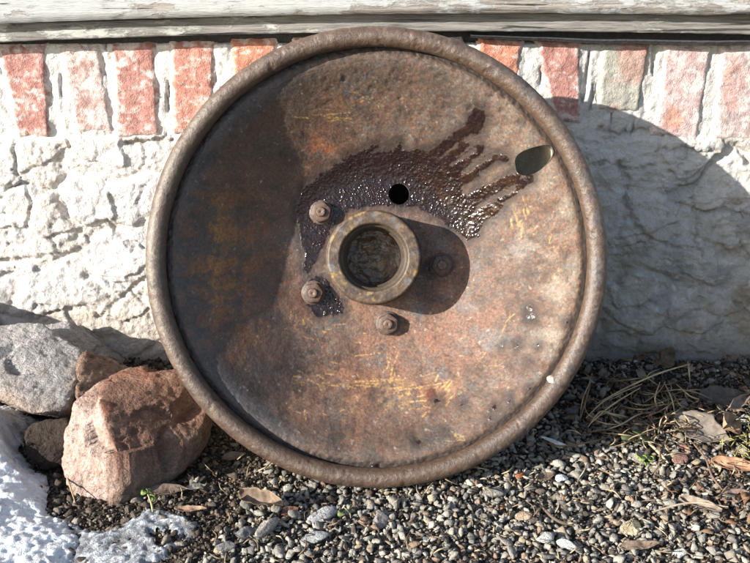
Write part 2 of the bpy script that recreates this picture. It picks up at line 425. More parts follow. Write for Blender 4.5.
# bricks: four corners (top-left, top-right, bottom-right, bottom-left) in photograph px, face tone, whitewash amount
BR = [
    ((-72, 47), (-34, 47), (-14, 135), (-50, 135), 0, .4),
    ((3, 48), (47, 46), (50, 137), (23, 137), 0, .30),
    ((60, 47), (99, 47), (114, 131), (80, 131), 1, .55),
    ((115, 44), (155, 44), (160, 135), (119, 137), 0, .28),
    ((173, 43), (215, 42), (212, 134), (176, 134), 2, .25),
    ((235, 41), (276, 40), (271, 134), (236, 134), 3, .2),
    ((296, 38), (338, 38), (336, 133), (298, 133), 2, .4),
    ((358, 38), (400, 38), (397, 133), (360, 133), 0, .4),
    ((420, 38), (462, 38), (455, 133), (418, 133), 2, .4),
    ((481, 38), (522, 40), (510, 122), (478, 122), 3, .15),
    ((536, 38), (579, 41), (577, 122), (558, 122), 0, .25),
    ((603, 43), (648, 45), (636, 112), (598, 110), 4, .35),
    ((665, 46), (709, 49), (694, 142), (653, 133), 5, .35),
    ((722, 49), (768, 50), (754, 140), (710, 139), 6, .45),
    ((790, 50), (830, 50), (812, 140), (772, 140), 1, .45),
]
TONE = [(.40, .205, .175), (.43, .28, .25), (.44, .215, .17), (.50, .225, .15), (.37, .25, .215), (.50, .37, .355), (.43, .33, .315)]
for bi, (a, b, c_, d, tone, ww) in enumerate(BR):
    nu, nv = 34, 66
    A, B, Cc, D = [np.array(wpt(*p)) for p in ((a[0] - 4, a[1] - 4), (b[0] + 3, b[1] - 4), (c_[0] + 3, c_[1] + 1), (d[0] - 4, d[1] + 1))]
    s, t = np.meshgrid(np.linspace(0, 1, nu), np.linspace(0, 1, nv), indexing='ij')
    Q = (1 - t)[..., None] * ((1 - s)[..., None] * D + s[..., None] * Cc) + t[..., None] * ((1 - s)[..., None] * A + s[..., None] * B)
    x, z = Q[..., 0], Q[..., 1]
    w = np.linalg.norm(B - A); hgt = np.linalg.norm(A - D)
    e = np.minimum(np.minimum(s, 1 - s) * w, np.minimum(t, 1 - t) * hgt)
    wob = .0022 * fbm(x, z, size=.012, octaves=3, seed=50 + bi)
    x = x + 1.6 * wob * sstep(.009, .0, np.minimum(s, 1 - s) * w); z = z + .0022 * fbm(x + 4, z, size=.012, octaves=3, seed=70 + bi) * sstep(.009, .0, np.minimum(t, 1 - t) * hgt)
    rnd = sstep(0, .0075, e)
    y = -(.0035 + .0052 * rnd + .0022 * fbm(x, z, size=.02, octaves=4, seed=90 + bi) - .0012 * sstep(.2, .7, fbm(x, z, size=.011, octaves=5, seed=91 + bi, gain=.75)))
    base = np.array(TONE[tone]); n1 = fbm(x, z, size=.022, octaves=4, seed=110 + bi); n2 = fbm(x, z, size=.007, octaves=3, seed=130 + bi)
    cc = base[None, None] * (1 + .18 * n2[..., None])
    cc = mix(cc, base * np.array([.75, .7, .72]), sstep(.0, .5, -n1) * .6)
    washn = n1 * .6 + n2 * .5 + ww - .42 + .45 * (1 - sstep(0, .012, e)) + (.35 * sstep(.72, 1, t) if tone == 1 else 0)
    cc = mix(cc, (.70, .62, .58), sstep(-.15, .40, washn) * .8)
    sm = fbm(x * .6, z * 1.6, size=.016, octaves=5, seed=170 + bi, gain=.7); cc = mix(cc, (.62, .57, .53), sstep(.18, .42, sm) * .7); cc = mix(cc, base * .62, sstep(.22, .45, fbm(x + 2, z, size=.010, octaves=4, seed=190 + bi, gain=.75)) * .7)
    if tone == 4:
        cc = mix(cc, (.33, .34, .29), sstep(.0, .35, fbm(x, z, size=.03, octaves=3, seed=151) + .25) * .8)
        cc = mix(cc, (.40, .20, .16), .8 * sstep(.1, .3, blob(s, t, .75, .8, .3, .3) + n2 * .2) * .7)
    if tone in (5, 6):
        cc = mix(cc, (.46, .21, .14) if tone == 5 else (.40, .22, .19), .75 * sstep(.25, .75, blob(s, t, .4 if tone == 5 else .35, .22 if tone == 5 else .6, .25, .2 if tone == 5 else .4) * .8 + n2 * .3 + n1 * .5))
    if tone == 6: cc = mix(cc, (.40, .36, .36), .35 * sstep(0, .4, -n1))
    P = np.stack([x, y, z], -1).reshape(-1, 3); F = grid_faces(nu, nv)[:, ::-1]
    cf = cc.reshape(-1, 3)
    # sides running back into the wall
    ring = [i * nv for i in range(nu)] + [(nu - 1) * nv + j for j in range(1, nv)] + [i * nv + nv - 1 for i in range(nu - 2, -1, -1)] + [j for j in range(nv - 2, 0, -1)]
    back = P[ring].copy(); back[:, 1] = .05
    n0 = len(P); m = len(ring)
    side = np.array([[ring[k], n0 + k, n0 + (k + 1) % m, ring[(k + 1) % m]] for k in range(m)])
    o = mesh_obj('brick', np.vstack([P, back]), np.vstack([F, side[:, ::-1]]), M_brick, wall, np.vstack([cf, cf[ring]]))

# ------------------------------------------------------------------ wooden siding above
siding = empty('wooden_siding', (0, 0, ZT))
tag(siding, 'weathered horizontal board siding with peeling white paint above the bricks', 'siding', kind='thing')
def edge_z(px_pts, y):
    xs = []; zs = []
    for p in px_pts:
        q = on_y(p[0], p[1], y); xs.append(q.x); zs.append(q.z)
    xs = np.array(xs); zs = np.array(zs); k = np.polyfit(xs, zs, 2)
    return lambda x: np.where(np.abs(x) < .6, np.polyval(k, np.clip(x, -.6, .6)), np.polyval(k, np.clip(x, -.6, .6)))
def plank(name, zlo, zhi, y0, y1, mat, seed, rough=.0008, taper=0.0):
    X = ax([(-6, -.7, .4), (-.7, .75, .004), (.75, 6, .4)])
    nt = 14; T = np.linspace(0, 1, nt)
    x, t = np.meshgrid(X, T, indexing='ij')
    zl = zlo(X)[:, None] + .0007 * fbm(x, x * 0 + 3, size=.02, octaves=4, seed=seed); zh = zhi(X)[:, None]
    z = zl + (zh - zl) * t
    r = .0011
    e = np.minimum(z - zl, zh - z); y = y0 + taper * t + r * (1 - sstep(0, r * 1.3, e)) + rough * fbm(x * .15, z, size=.004, octaves=3, seed=seed + 1) + .0012 * fbm(x, z * 0, size=.2, octaves=2, seed=seed + 2)
    front = np.stack([x, y, z], -1)
    lo = front[:, :1].copy(); lo[..., 1] = y1; hi = front[:, -1:].copy(); hi[..., 1] = y1
    G = np.concatenate([lo, front, hi], 1); nv = nt + 2
    P = G.reshape(-1, 3); F = grid_faces(len(X), nv)[:, ::-1]
    nX = len(X)
    Bk = np.array([[i * nv, (i + 1) * nv, (i + 1) * nv + nv - 1, i * nv + nv - 1] for i in range(nX - 1)])
    o = mesh_obj(name, P, np.vstack([F, Bk]), mat)
    o.parent = siding; o.matrix_parent_inverse = Matrix.Translation((0, 0, -ZT))
    return o
b1lo = edge_z([(0, 24), (125, 19), (250, 15.5), (500, 14), (750, 15.5)], -.046)
b1hi = lambda x: b1lo(x) + .125
sthi = lambda x: b1lo(x) + .006
stlo = edge_z([(0, 42), (125, 38.5), (250, 33), (500, 32), (750, 34.5)], -.031)
plank('plank', b1lo, b1hi, -.046, -.024, M_board, 200)
plank('plank', lambda x: b1hi(x) + .001, lambda x: b1hi(x) + .125, -.050, -.024, M_board, 210, taper=.010)
plank('plank', lambda x: b1hi(x) + .127, lambda x: b1hi(x) + .25, -.052, -.024, M_board, 220, taper=.010)
plank('trim_strip', stlo, sthi, -.031, .04, M_strip, 230)
def band(name, mat, lo_px, hi_px, y0, y1, seed):
    lo = edge_z(lo_px, y0); hi = edge_z(hi_px, y0)
    X = np.arange(on_y(lo_px[0][0], lo_px[0][1], y0).x, on_y(lo_px[-1][0], lo_px[-1][1], y0).x, .004)
    x, t = np.meshgrid(X, np.linspace(0, 1, 6), indexing='ij')
    w = .0012 * fbm(x, x * 0, size=.06, octaves=3, seed=seed)
    z = lo(X)[:, None] * (1 - t) + hi(X)[:, None] * t + w
    y = y0 + .0015 * np.cos(t * 3.1) - .002 * fbm(x, x * 0 + 1, size=.09, octaves=2, seed=seed + 1)
    G = np.concatenate([np.stack([x[:, :1], x[:, :1] * 0 + y1, z[:, :1]], -1), np.stack([x, y, z], -1), np.stack([x[:, :1], x[:, :1] * 0 + y1, z[:, -1:]], -1)], 1)
    o = mesh_obj(name, G.reshape(-1, 3), grid_faces(len(X), 8)[:, ::-1], mat); o.parent = siding; o.matrix_parent_inverse = Matrix.Translation((0, 0, -ZT))
band('felt_strip', M_strip_dark, [(470, 38), (560, 41), (640, 44), (700, 46.5), (800, 44)], [(470, 35), (560, 37), (640, 40), (700, 42), (800, 40)], -.022, .03, 240)
band('backing_strip', M_strip_dark, [(-300, 49), (200, 44), (375, 40), (560, 41), (1000, 44)], [(-300, 38), (200, 32), (375, 30), (560, 30), (1000, 33)], -.006, .04, 250)

# ------------------------------------------------------------------ the wheel
LEAN = math.radians(20.696)
Uv = np.array([1., 0, 0]); Vv = np.array([0, math.sin(LEAN), math.cos(LEAN)]); Nv = np.array([0, -math.cos(LEAN), math.sin(LEAN)])
WC = np.array([.0016, -.22764762, .23386718]) + .0045 * Vv
RO = .2475; RT = .0109
wheel = empty('steel_wheel', tuple(WC - RO * Vv))
tag(wheel, 'large rusty dished steel wheel with rolled rim leaning against the stone wall', 'wheel', kind='thing')
def w2w(a): a = np.asarray(a, float); return WC + a[..., 0:1] * Uv + a[..., 1:2] * Vv + a[..., 2:3] * Nv
def wpart(name, uvn, faces, mat, colors=None, parent=None, attrs=None, smooth=True):
    o = mesh_obj(name, w2w(uvn) - np.array(wheel.location), faces, mat, parent or wheel, colors, smooth, attrs)
    return o
def disc_uv(px, py, n=-.088):
    a, b, c = ray(px, py); d = np.array([float(a), float(b), float(c)]); o = np.array([0, -CAMD, CAMH])
    t = ((WC + n * Nv - o) @ Nv) / (d @ Nv); P = o + t * d - WC
    return float(P @ Uv), float(P @ Vv)
PR = np.array([[0, -.0885], [.07, -.0880], [.094, -.0865], [.108, -.0825], [.1265, -.0745], [.1415, -.0650], [.1695, -.0448], [.18, -.0365], [.1933, -.0262], [.2055, -.0150], [.2145, -.0088], [.2205, -.0072], [.2242, -.0086], [.2275, -.0092], [.2335, -.0080]])
def prof(r):
    return np.interp(r, PR[:, 0], PR[:, 1])
def prof_s(r):
    return (prof(r - .006) + prof(r - .003) + prof(r) + prof(r + .003) + prof(np.minimum(r + .006, .2335))) / 5

def build_dish():
    NA, NR = 1000, 350
    r = np.linspace(.012, .2330, NR); th = np.linspace(0, 2 * np.pi, NA, endpoint=False)
    T, Rr = np.meshgrid(th, r, indexing='ij')
    u = (Rr * np.cos(T)).ravel(); v = (Rr * np.sin(T)).ravel(); rr = Rr.ravel()
    n = prof_s(rr)
    X, Y = to_px(w2w(np.stack([u, v, n], 1)))
    # --- tar mask
    main = [(296, 205), (304, 196), (312, 182), (328, 168), (345, 160), (362, 154), (386, 151), (393, 149), (399, 139), (403, 149), (418, 149), (428, 151), (446, 150), (470, 160), (484, 178), (486, 200), (484, 222), (478, 236), (468, 240),
            (460, 234), (448, 226), (434, 216), (420, 209), (408, 207), (392, 206), (376, 206), (360, 208), (346, 212), (336, 220), (330, 232), (324, 246), (316, 262), (309, 268), (305, 262), (302, 244), (298, 226)]
    jx = X + 2.4 * fbm(u, v, size=.010, octaves=3, seed=301); jy = Y + 2.4 * fbm(u, v, size=.010, octaves=3, seed=302)
    d = poly_sd(jx, jy, main)
    for (x0, y0, x1, y1, w) in [(432, 156, 470, 128, 5.5), (470, 128, 476, 121, 6), (474, 126, 478, 116, 8), (430, 165, 463, 146, 4.2), (445, 172, 479, 149, 4.6), (455, 185, 490, 158, 5.0), (490, 158, 504, 158, 4),
                                (470, 200, 516, 177, 5.0), (472, 214, 512, 192, 4.5), (508, 192, 529, 178, 4), (470, 226, 500, 206, 4),
                                (345, 160, 375, 147, 2.5), (300, 205, 309, 186, 3), (312, 240, 307, 268, 4)]:
        d = np.maximum(d, w + .8 - seg_d(jx, jy, x0, y0, x1, y1)[0])
    # fingers are separated by bare steel
    for (x0, y0, x1, y1, w) in [(440, 158, 458, 144, 1.5), (452, 164, 474, 150, 2.6), (464, 172, 488, 156, 3.2), (466, 190, 500, 170, 5), (478, 207, 514, 188, 2.6)]:
        d = np.minimum(d, seg_d(jx, jy, x0, y0, x1, y1)[0] - w + .7)
    dmain = d.copy()
    for (cx, cy, w) in [(322, 303, 14), (334, 306, 10), (318, 291, 15), (322, 213, 17), (346, 228, 6), (430, 270, 4)]:
        d = np.maximum(d, w - np.hypot(jx - cx, jy - cy) + 3 * fbm(u, v, size=.006, octaves=2, seed=303))
    dpatch = d.copy()
    for (cx, cy, w) in [(531, 308, 4), (533, 316, 3.5), (528, 318, 2.5), (375, 466, 5), (437, 401, 4), (553, 380, 0), (517, 345, 3), (502, 345, 2.5), (529, 362, 2), (509, 401, 3), (495, 408, 4), (418, 442, 3.5), (462, 404, 2.5), (530, 388, 2.2), (538, 345, 2), (490, 418, 3), (567, 322, 2.5)]:
        if w: d = np.maximum(d, w * .75 - np.hypot(jx - cx, jy - cy))
    d = d + 2.2 * fbm(u, v, size=.0035, octaves=3, seed=305, gain=.8) * sstep(7, 0, np.abs(d))
    tar = sstep(-.6, 1.2, d)
    # --- relief
    n = n + .0011 * fbm(u, v, size=.05, octaves=3, seed=310) * sstep(.06, .1, rr)
    n = n + .00035 * fbm(u, v, size=.008, octaves=4, seed=311)
    f1, f2, ci = worley(u + .002 * fbm(u, v, size=.01, seed=3), v, .013, 41)
    f1 = f1 + .12 * fbm(u, v, size=.004, octaves=3, seed=39); dent = sstep(.36, .12, f1) * ((ci & 15) < 5) * sstep(-.4, .2, fbm(u, v, size=.03, octaves=2, seed=38)) + .5 * sstep(.25, .5, fbm(u * .8, v * 1.6, size=.012, octaves=3, seed=37))
    zone = np.clip(1.3 * blob(X, Y, 385, 82, 85, 30) + .9 * blob(X, Y, 500, 110, 60, 30) + .35 * blob(X, Y, 400, 440, 110, 22) + .5 * blob(X, Y, 235, 405, 60, 60), 0, 1)
    n = n - .0011 * dent * zone + .0005 * zone * fbm(u, v, size=.006, octaves=3, seed=312)
    crust = sstep(.214, .224, rr)
    n = n + crust * .0008 * fbm(u, v, size=.005, octaves=3, seed=313)
    wj = .0012 * fbm(u, v, size=.004, octaves=2, seed=46); g1, g2, gi = worley(u + wj, v - wj, .0040, 43); h1, _, hi = worley(u - wj, v + wj, .0021, 44)
    k1 = fbm(u, v, size=.0042, octaves=3, seed=47, ridged=True); k2 = fbm(u, v, size=.009, octaves=3, seed=48)
    n = n + tar * np.clip(.00022 + .0001 * k1 + .0004 * k2 + .00055 * sstep(.7, .1, g1) * ((gi >> 4) & 255) / 255. + .0009 * sstep(.62, .1, h1) * (((hi >> 12) & 255) / 255.) ** 1.5 * sstep(-.5, .1, fbm(u, v, size=.03, octaves=2, seed=49)), 0, .004) * sstep(-.5, 4, d + 1)
    n = n + .0009 * sstep(6, 2, np.abs(np.hypot(X - 399, Y - 194) - 12)) * 0
    # --- colour
    A = fbm(u, v, size=.07, octaves=5, seed=320, gain=.6); Bn = fbm(u, v, size=.02, octaves=5, seed=321, gain=.65); Cn = fbm(u, v, size=.006, octaves=4, seed=322, gain=.6); Dn = fbm(u, v, size=.035, octaves=4, seed=323)
    E1 = fbm(u, v, size=.011, octaves=5, seed=326, gain=.75); E2 = fbm(u + 1, v, size=.0028, octaves=3, seed=327, gain=.8)
    E3 = fbm(u + 2, v, size=.0050, octaves=4, seed=328, gain=.85)
    rustc = mix(np.array([.185, .100, .066])[None].repeat(len(u), 0), (.120, .062, .044), sstep(-.1, .5, -Bn))
    slate = mix(np.array([.112, .100, .096])[None].repeat(len(u), 0), (.175, .150, .130), sstep(-.2, .5, A))
    gm = sstep(-.22, .30, E3 * .9 + .55 * Bn + .35 * Dn - .02)
    c = rustc * (1 - gm[:, None]) + slate * gm[:, None]
    c = mix(c, (.052, .038, .032), sstep(.06, .36, E1) * .75); c = mix(c, (.085, .062, .050), sstep(.0, .4, fbm(u + 3, v, size=.028, octaves=5, seed=330, gain=.7)) * .6)
    c = mix(c, (.24, .18, .135), sstep(.15, .45, -E1) * .40)
    top = blob(X, Y, 390, 90, 120, 45); c = mix(c, (.10, .080, .066), top * sstep(-.25, .35, A) * .55)
    c = mix(c, (.26, .13, .045), .6 * blob(X, Y, 355, 95, 34, 16) * sstep(-.2, .3, Bn))
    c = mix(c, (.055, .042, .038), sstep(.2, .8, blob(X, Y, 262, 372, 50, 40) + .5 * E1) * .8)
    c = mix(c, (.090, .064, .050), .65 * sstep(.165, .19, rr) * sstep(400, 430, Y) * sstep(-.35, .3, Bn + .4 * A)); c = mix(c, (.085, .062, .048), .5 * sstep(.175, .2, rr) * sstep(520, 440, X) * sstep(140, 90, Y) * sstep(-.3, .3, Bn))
    cen = sstep(125, 70, np.hypot((X - 400), (Y - 300) * .9))
    red = np.clip(cen * .8 + .8 * blob(X, Y, 325, 140, 22, 40) + .6 * blob(X, Y, 470, 350, 60, 50) + .5 * blob(X, Y, 350, 400, 70, 40) + .5 * blob(X, Y, 280, 270, 40, 60), 0, 1)
    c = mix(c, (.225, .088, .050), red * sstep(-.35, .35, A + .4 * Bn + .5 * E3) * .60)
    c = mix(c, (.29, .105, .045), blob(X, Y, 322, 150, 14, 22) * sstep(-.1, .3, Bn) + .7 * blob(X, Y, 235, 290, 35, 60) * sstep(.0, .4, Bn))
    c = mix(c, (.105, .105, .113), sstep(.12, .4, Dn * .5 - .4 * Bn + .5 * E3) * (.35 + .5 * cen))           # blue-grey bare metal
    c = mix(c, (.14, .15, .17), blob(X, Y, 545, 385, 34, 48) * sstep(-.3, .3, Bn) * .55)
    c = mix(c, (.13, .14, .16), blob(X, Y, 300, 240, 20, 22) * .5 + .4 * blob(X, Y, 360, 80, 50, 30) * sstep(-.1, .4, -Bn))
    c = mix(c, (.21, .165, .125), sstep(.175, .2, rr) * sstep(450, 520, X) * sstep(-.25, .35, Dn) * .55)
    c = mix(c, (.25, .20, .165), .5 * blob(X, Y, 565, 270, 22, 70) * sstep(-.2, .3, Bn))
    # left side: dark brown and blue-grey, rim-shadow tone also put into the colour
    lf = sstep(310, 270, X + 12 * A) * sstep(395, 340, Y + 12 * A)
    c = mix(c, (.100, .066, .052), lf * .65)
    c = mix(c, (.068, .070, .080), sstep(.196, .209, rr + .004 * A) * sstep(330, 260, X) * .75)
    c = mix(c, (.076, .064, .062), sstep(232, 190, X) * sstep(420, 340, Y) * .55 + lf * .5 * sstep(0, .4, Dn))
    c = mix(c, (.26, .105, .038), lf * (blob(X, Y, 222, 265, 45, 85)) * sstep(-.2, .3, Bn + .3 * Dn) * .95)
    c = mix(c, (.32, .18, .04), lf * np.clip(blob(X, Y, 216, 262, 5, 58) + .6 * blob(X, Y, 232, 275, 5, 35), 0, 1) * sstep(-.1, .25, Cn + Bn * .5) * .9)
    c = mix(c, (.19, .08, .035), lf * blob(X, Y, 275, 250, 30, 60) * sstep(.05, .35, Bn) * .7)
    # yellow paint traces
    yel = np.zeros(len(u))
    sc = []
    R2 = np.random.default_rng(5)
    def burst(cx, cy, rx, ry, k, ang, spread, L, w):
        for _ in range(k):
            x = cx + R2.normal() * rx; y = cy + R2.normal() * ry; a = math.radians(ang + R2.normal() * spread); l = L * R2.uniform(.4, 1.3)
            sc.append((x - l * math.cos(a) / 2, y - l * math.sin(a) / 2, x + l * math.cos(a) / 2, y + l * math.sin(a) / 2, w * R2.uniform(.5, 1.3)))
    burst(370, 386, 22, 4, 10, 3, 5, 26, 1.3); burst(392, 372, 3, 9, 7, 100, 14, 16, 1.3); burst(405, 390, 12, 4, 6, -10, 12, 16, 1.8)
    burst(436, 396, 7, 9, 12, -60, 16, 14, 1.6); burst(428, 398, 12, 5, 7, -20, 18, 16, 1.3); burst(318, 376, 14, 6, 12, 10, 20, 8, 1.4)
    burst(460, 437, 6, 4, 7, 20, 15, 9, 1.8); burst(303, 395, 3, 10, 5, 95, 15, 7, 1.2)
    burst(345, 116, 16, 4, 9, 2, 8, 22, 1.1); burst(360, 100, 16, 9, 8, 30, 40, 7, 1.2); burst(520, 212, 5, 9, 9, 80, 12, 14, 1.7); burst(455, 178, 12, 7, 8, 60, 14, 9, 1.6)
    burst(560, 265, 6, 16, 7, 80, 12, 8, 1.6); burst(400, 408, 40, 9, 14, 0, 40, 5, 1.0); burst(340, 330, 20, 10, 6, 10, 20, 8, .8); burst(303, 318, 6, 5, 6, 50, 20, 8, 1.4)
    sc += [(315, 333, 320, 345, 1.0), (320, 345, 332, 355, 1.0), (355, 356, 380, 353, 1.0), (332, 325, 346, 324, .9), (497, 343, 510, 315, 1.3), (506, 322, 514, 314, 1.2), (475, 367, 486, 352, .8), (484, 366, 502, 366, .8),
           (427, 366, 422, 357, .8), (340, 384, 387, 388, 1.2), (396, 391, 444, 383, 1.2), (437, 372, 420, 377, .8)]
    for (x0, y0, x1, y1, w) in sc:
        dd, _ = seg_d(X, Y, x0, y0, x1, y1); yel = np.maximum(yel, sstep(w * .9, w * .2, dd) * (.5 + .5 * ((x0 * 7.3) % 1)))
    yel *= sstep(-.35, .10, .6 * Cn + .3 * Bn + .6 * E2) * (1 - tar)
    c = mix(c, (.44, .29, .09), yel * .66 * (.55 + .9 * np.clip(.5 + A, 0, .6)))
    c = mix(c, (.34, .19, .07), .55 * np.clip(blob(X, Y, 405, 393, 60, 14) + blob(X, Y, 525, 215, 10, 24) + .8 * blob(X, Y, 470, 180, 28, 12), 0, 1) * sstep(-.1, .35, Bn))
    c = c * (1 + .45 * np.clip(E2, -.8, .8) + .30 * np.clip(E1, -.6, .6))[:, None]
    # rust scab, pits, dark speckle
    c = mix(c, (.13, .035, .02), sstep(.3, .7, blob(X, Y, 431, 395, 7, 8) + .3 * Cn))
    c = mix(c, (.07, .055, .05), sstep(.32, .55, Cn + .25 * A) * .6)
    c = mix(c, (.36, .31, .26), sstep(.42, .62, -Cn + .15 * Bn) * .45)
    c = mix(c, (.06, .042, .034), np.clip(dent, 0, 1) * zone * .4)
    c = mix(c, (.12, .062, .032), sstep(.2165, .222, rr + .0035 * Cn) * .6)
    c = mix(c, (.040, .026, .020), sstep(.2195, .2240, rr + .002 * Cn) * .9)
    # oily halo beside the tar, then the tar itself
    c = mix(c, (.045, .028, .024), sstep(-11, 1, d + 5 * E2 + 3 * E1) * (1 - tar) * .8)
    tc = mix(np.array([.013, .0065, .0062])[None].repeat(len(u), 0), (.024, .011, .007), sstep(-.2, .4, Bn) * sstep(390, 450, X))
    c = c * (1 - tar[:, None]) + tc * tar[:, None]
    rough = .62 - .17 * sstep(.1, .5, Dn) - .12 * lf + .1 * red * .5
    rough = np.clip(rough + .14 * sstep(440, 560, X) + .08 * Bn, .36, .9)
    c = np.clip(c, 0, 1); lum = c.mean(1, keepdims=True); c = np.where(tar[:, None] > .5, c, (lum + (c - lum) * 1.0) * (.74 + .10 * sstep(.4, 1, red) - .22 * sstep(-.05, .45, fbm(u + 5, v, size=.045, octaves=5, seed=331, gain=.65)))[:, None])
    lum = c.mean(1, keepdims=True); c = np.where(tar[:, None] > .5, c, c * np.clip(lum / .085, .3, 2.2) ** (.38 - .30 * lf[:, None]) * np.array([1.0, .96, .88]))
    rough = np.where(tar > .5, .13 + .20 * sstep(-.1, .4, fbm(u, v, size=.010, octaves=3, seed=340)), rough)
    # --- holes: snap the ring of vertices to the outline, drop the faces inside
    hb = disc_uv(399, 194); hub_c = HUBC
    ov = [disc_uv(x, y, float(prof(.205)) - .004) for x, y in [(517, 165), (516, 158), (520, 152), (530, 148.5), (541, 146), (549, 146.5), (552, 152), (550, 159), (544, 167), (536, 173), (526, 175), (519, 172)]]
    # smooth the oval outline
    for _ in range(2):
        q = []
        for i in range(len(ov)):
            a, b = ov[i], ov[(i + 1) % len(ov)]; q += [(.75 * a[0] + .25 * b[0], .75 * a[1] + .25 * b[1]), (.25 * a[0] + .75 * b[0], .25 * a[1] + .75 * b[1])]
        ov = q
    P = np.stack([u, v, n], 1); F = grid_faces(NA, NR, True)
    sd_b = .0122 - np.hypot(u - hb[0], v - hb[1]); sd_o = poly_sd(u, v, ov); sd_h = .040 - np.hypot(u - hub_c[0], v - hub_c[1])
    dead = np.zeros(len(F), bool)
    for sdv in (sd_b, sd_o, sd_h):
        g = sdv.reshape(NA, NR); gt = (np.roll(g, -1, 0) - np.roll(g, 1, 0)) ; gr = np.gradient(g, axis=1)
        # move near-boundary vertices along the radial/tangential gradient
        su = ((np.roll(u.reshape(NA, NR), -1, 0) - np.roll(u.reshape(NA, NR), 1, 0))); sv = ((np.roll(v.reshape(NA, NR), -1, 0) - np.roll(v.reshape(NA, NR), 1, 0)))
        lt = np.hypot(su, sv); er_u = np.cos(T); er_v = np.sin(T); et_u = -np.sin(T); et_v = np.cos(T)
        dr = gr / (r[1] - r[0]); dt = gt / lt
        gu = (dr * er_u + dt * et_u).ravel(); gv = (dr * er_v + dt * et_v).ravel(); gl = np.hypot(gu, gv) + 1e-9
        cell = .0007
        dead_here = (sdv[F].mean(1) > 0); dead |= dead_here
        bverts = np.intersect1d(np.unique(F[dead_here]), np.unique(F[~dead_here]))
        P[bverts, 0] -= (sdv * gu / gl)[bverts]; P[bverts, 1] -= (sdv * gv / gl)[bverts]
    tf = tar[F].mean(1) > .5
    def sub(name, mask, mat):
        f = F[mask]; used, inv = np.unique(f, return_inverse=True)
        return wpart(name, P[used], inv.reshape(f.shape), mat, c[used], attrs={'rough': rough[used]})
    sub('dish', ~dead & ~tf, M_rust)
    fm = dmain[F].mean(1) > -3.5; Xf = X[F].mean(1); Yf = Y[F].mean(1); fp = ~fm & (np.hypot(Xf - 325, Yf - 300) < 34) & (Yf > 272)
    t_ = sub('tar_deposit', ~dead & tf & fm, M_tar); t_['label'] = 'glossy dark brown tarry grease with runs spreading from the hub'
    t_ = sub('tar_deposit', ~dead & tf & fp, M_tar); t_['label'] = 'small patch of tarry grease around the lower left bolt'
    t_ = sub('tar_drops', ~dead & tf & ~fm & ~fp, M_tar); t_['kind'] = 'stuff'
    # thickness of the plate: edges of the two holes, then the back face of the dish
    for nm, outl in (('hole_edge', [(hb[0] + .0122 * math.cos(a), hb[1] + .0122 * math.sin(a)) for a in np.linspace(0, 2 * math.pi, 60, endpoint=False)]), ('hole_edge', ov)):
        k = len(outl); a = np.array(outl); rr_ = np.hypot(a[:, 0], a[:, 1]); nn = prof_s(rr_) + .0003
        V = np.vstack([np.column_stack([a, nn + .0004]), np.column_stack([a, nn - .0075])])
        FF = np.array([[i, (i + 1) % k, k + (i + 1) % k, k + i] for i in range(k)])
        wpart(nm, V, FF, M_rust, np.full((2 * k, 3), (.13, .10, .08)), attrs={'rough': np.full(2 * k, .7)})
    rb = np.linspace(.02, .2345, 60); V, FF = lathe(np.column_stack([rb, prof_s(np.minimum(rb, .2335)) - .0075]), 160)
    keep = ((poly_sd(V[:, 0], V[:, 1], ov)[FF].max(1) < .001) & ((.0122 - np.hypot(V[:, 0] - hb[0], V[:, 1] - hb[1]))[FF].max(1) < .001))
    wpart('dish_back', V, FF[keep][:, ::-1], M_dark)

HUBC = (-.0030, .0012)
build_dish()

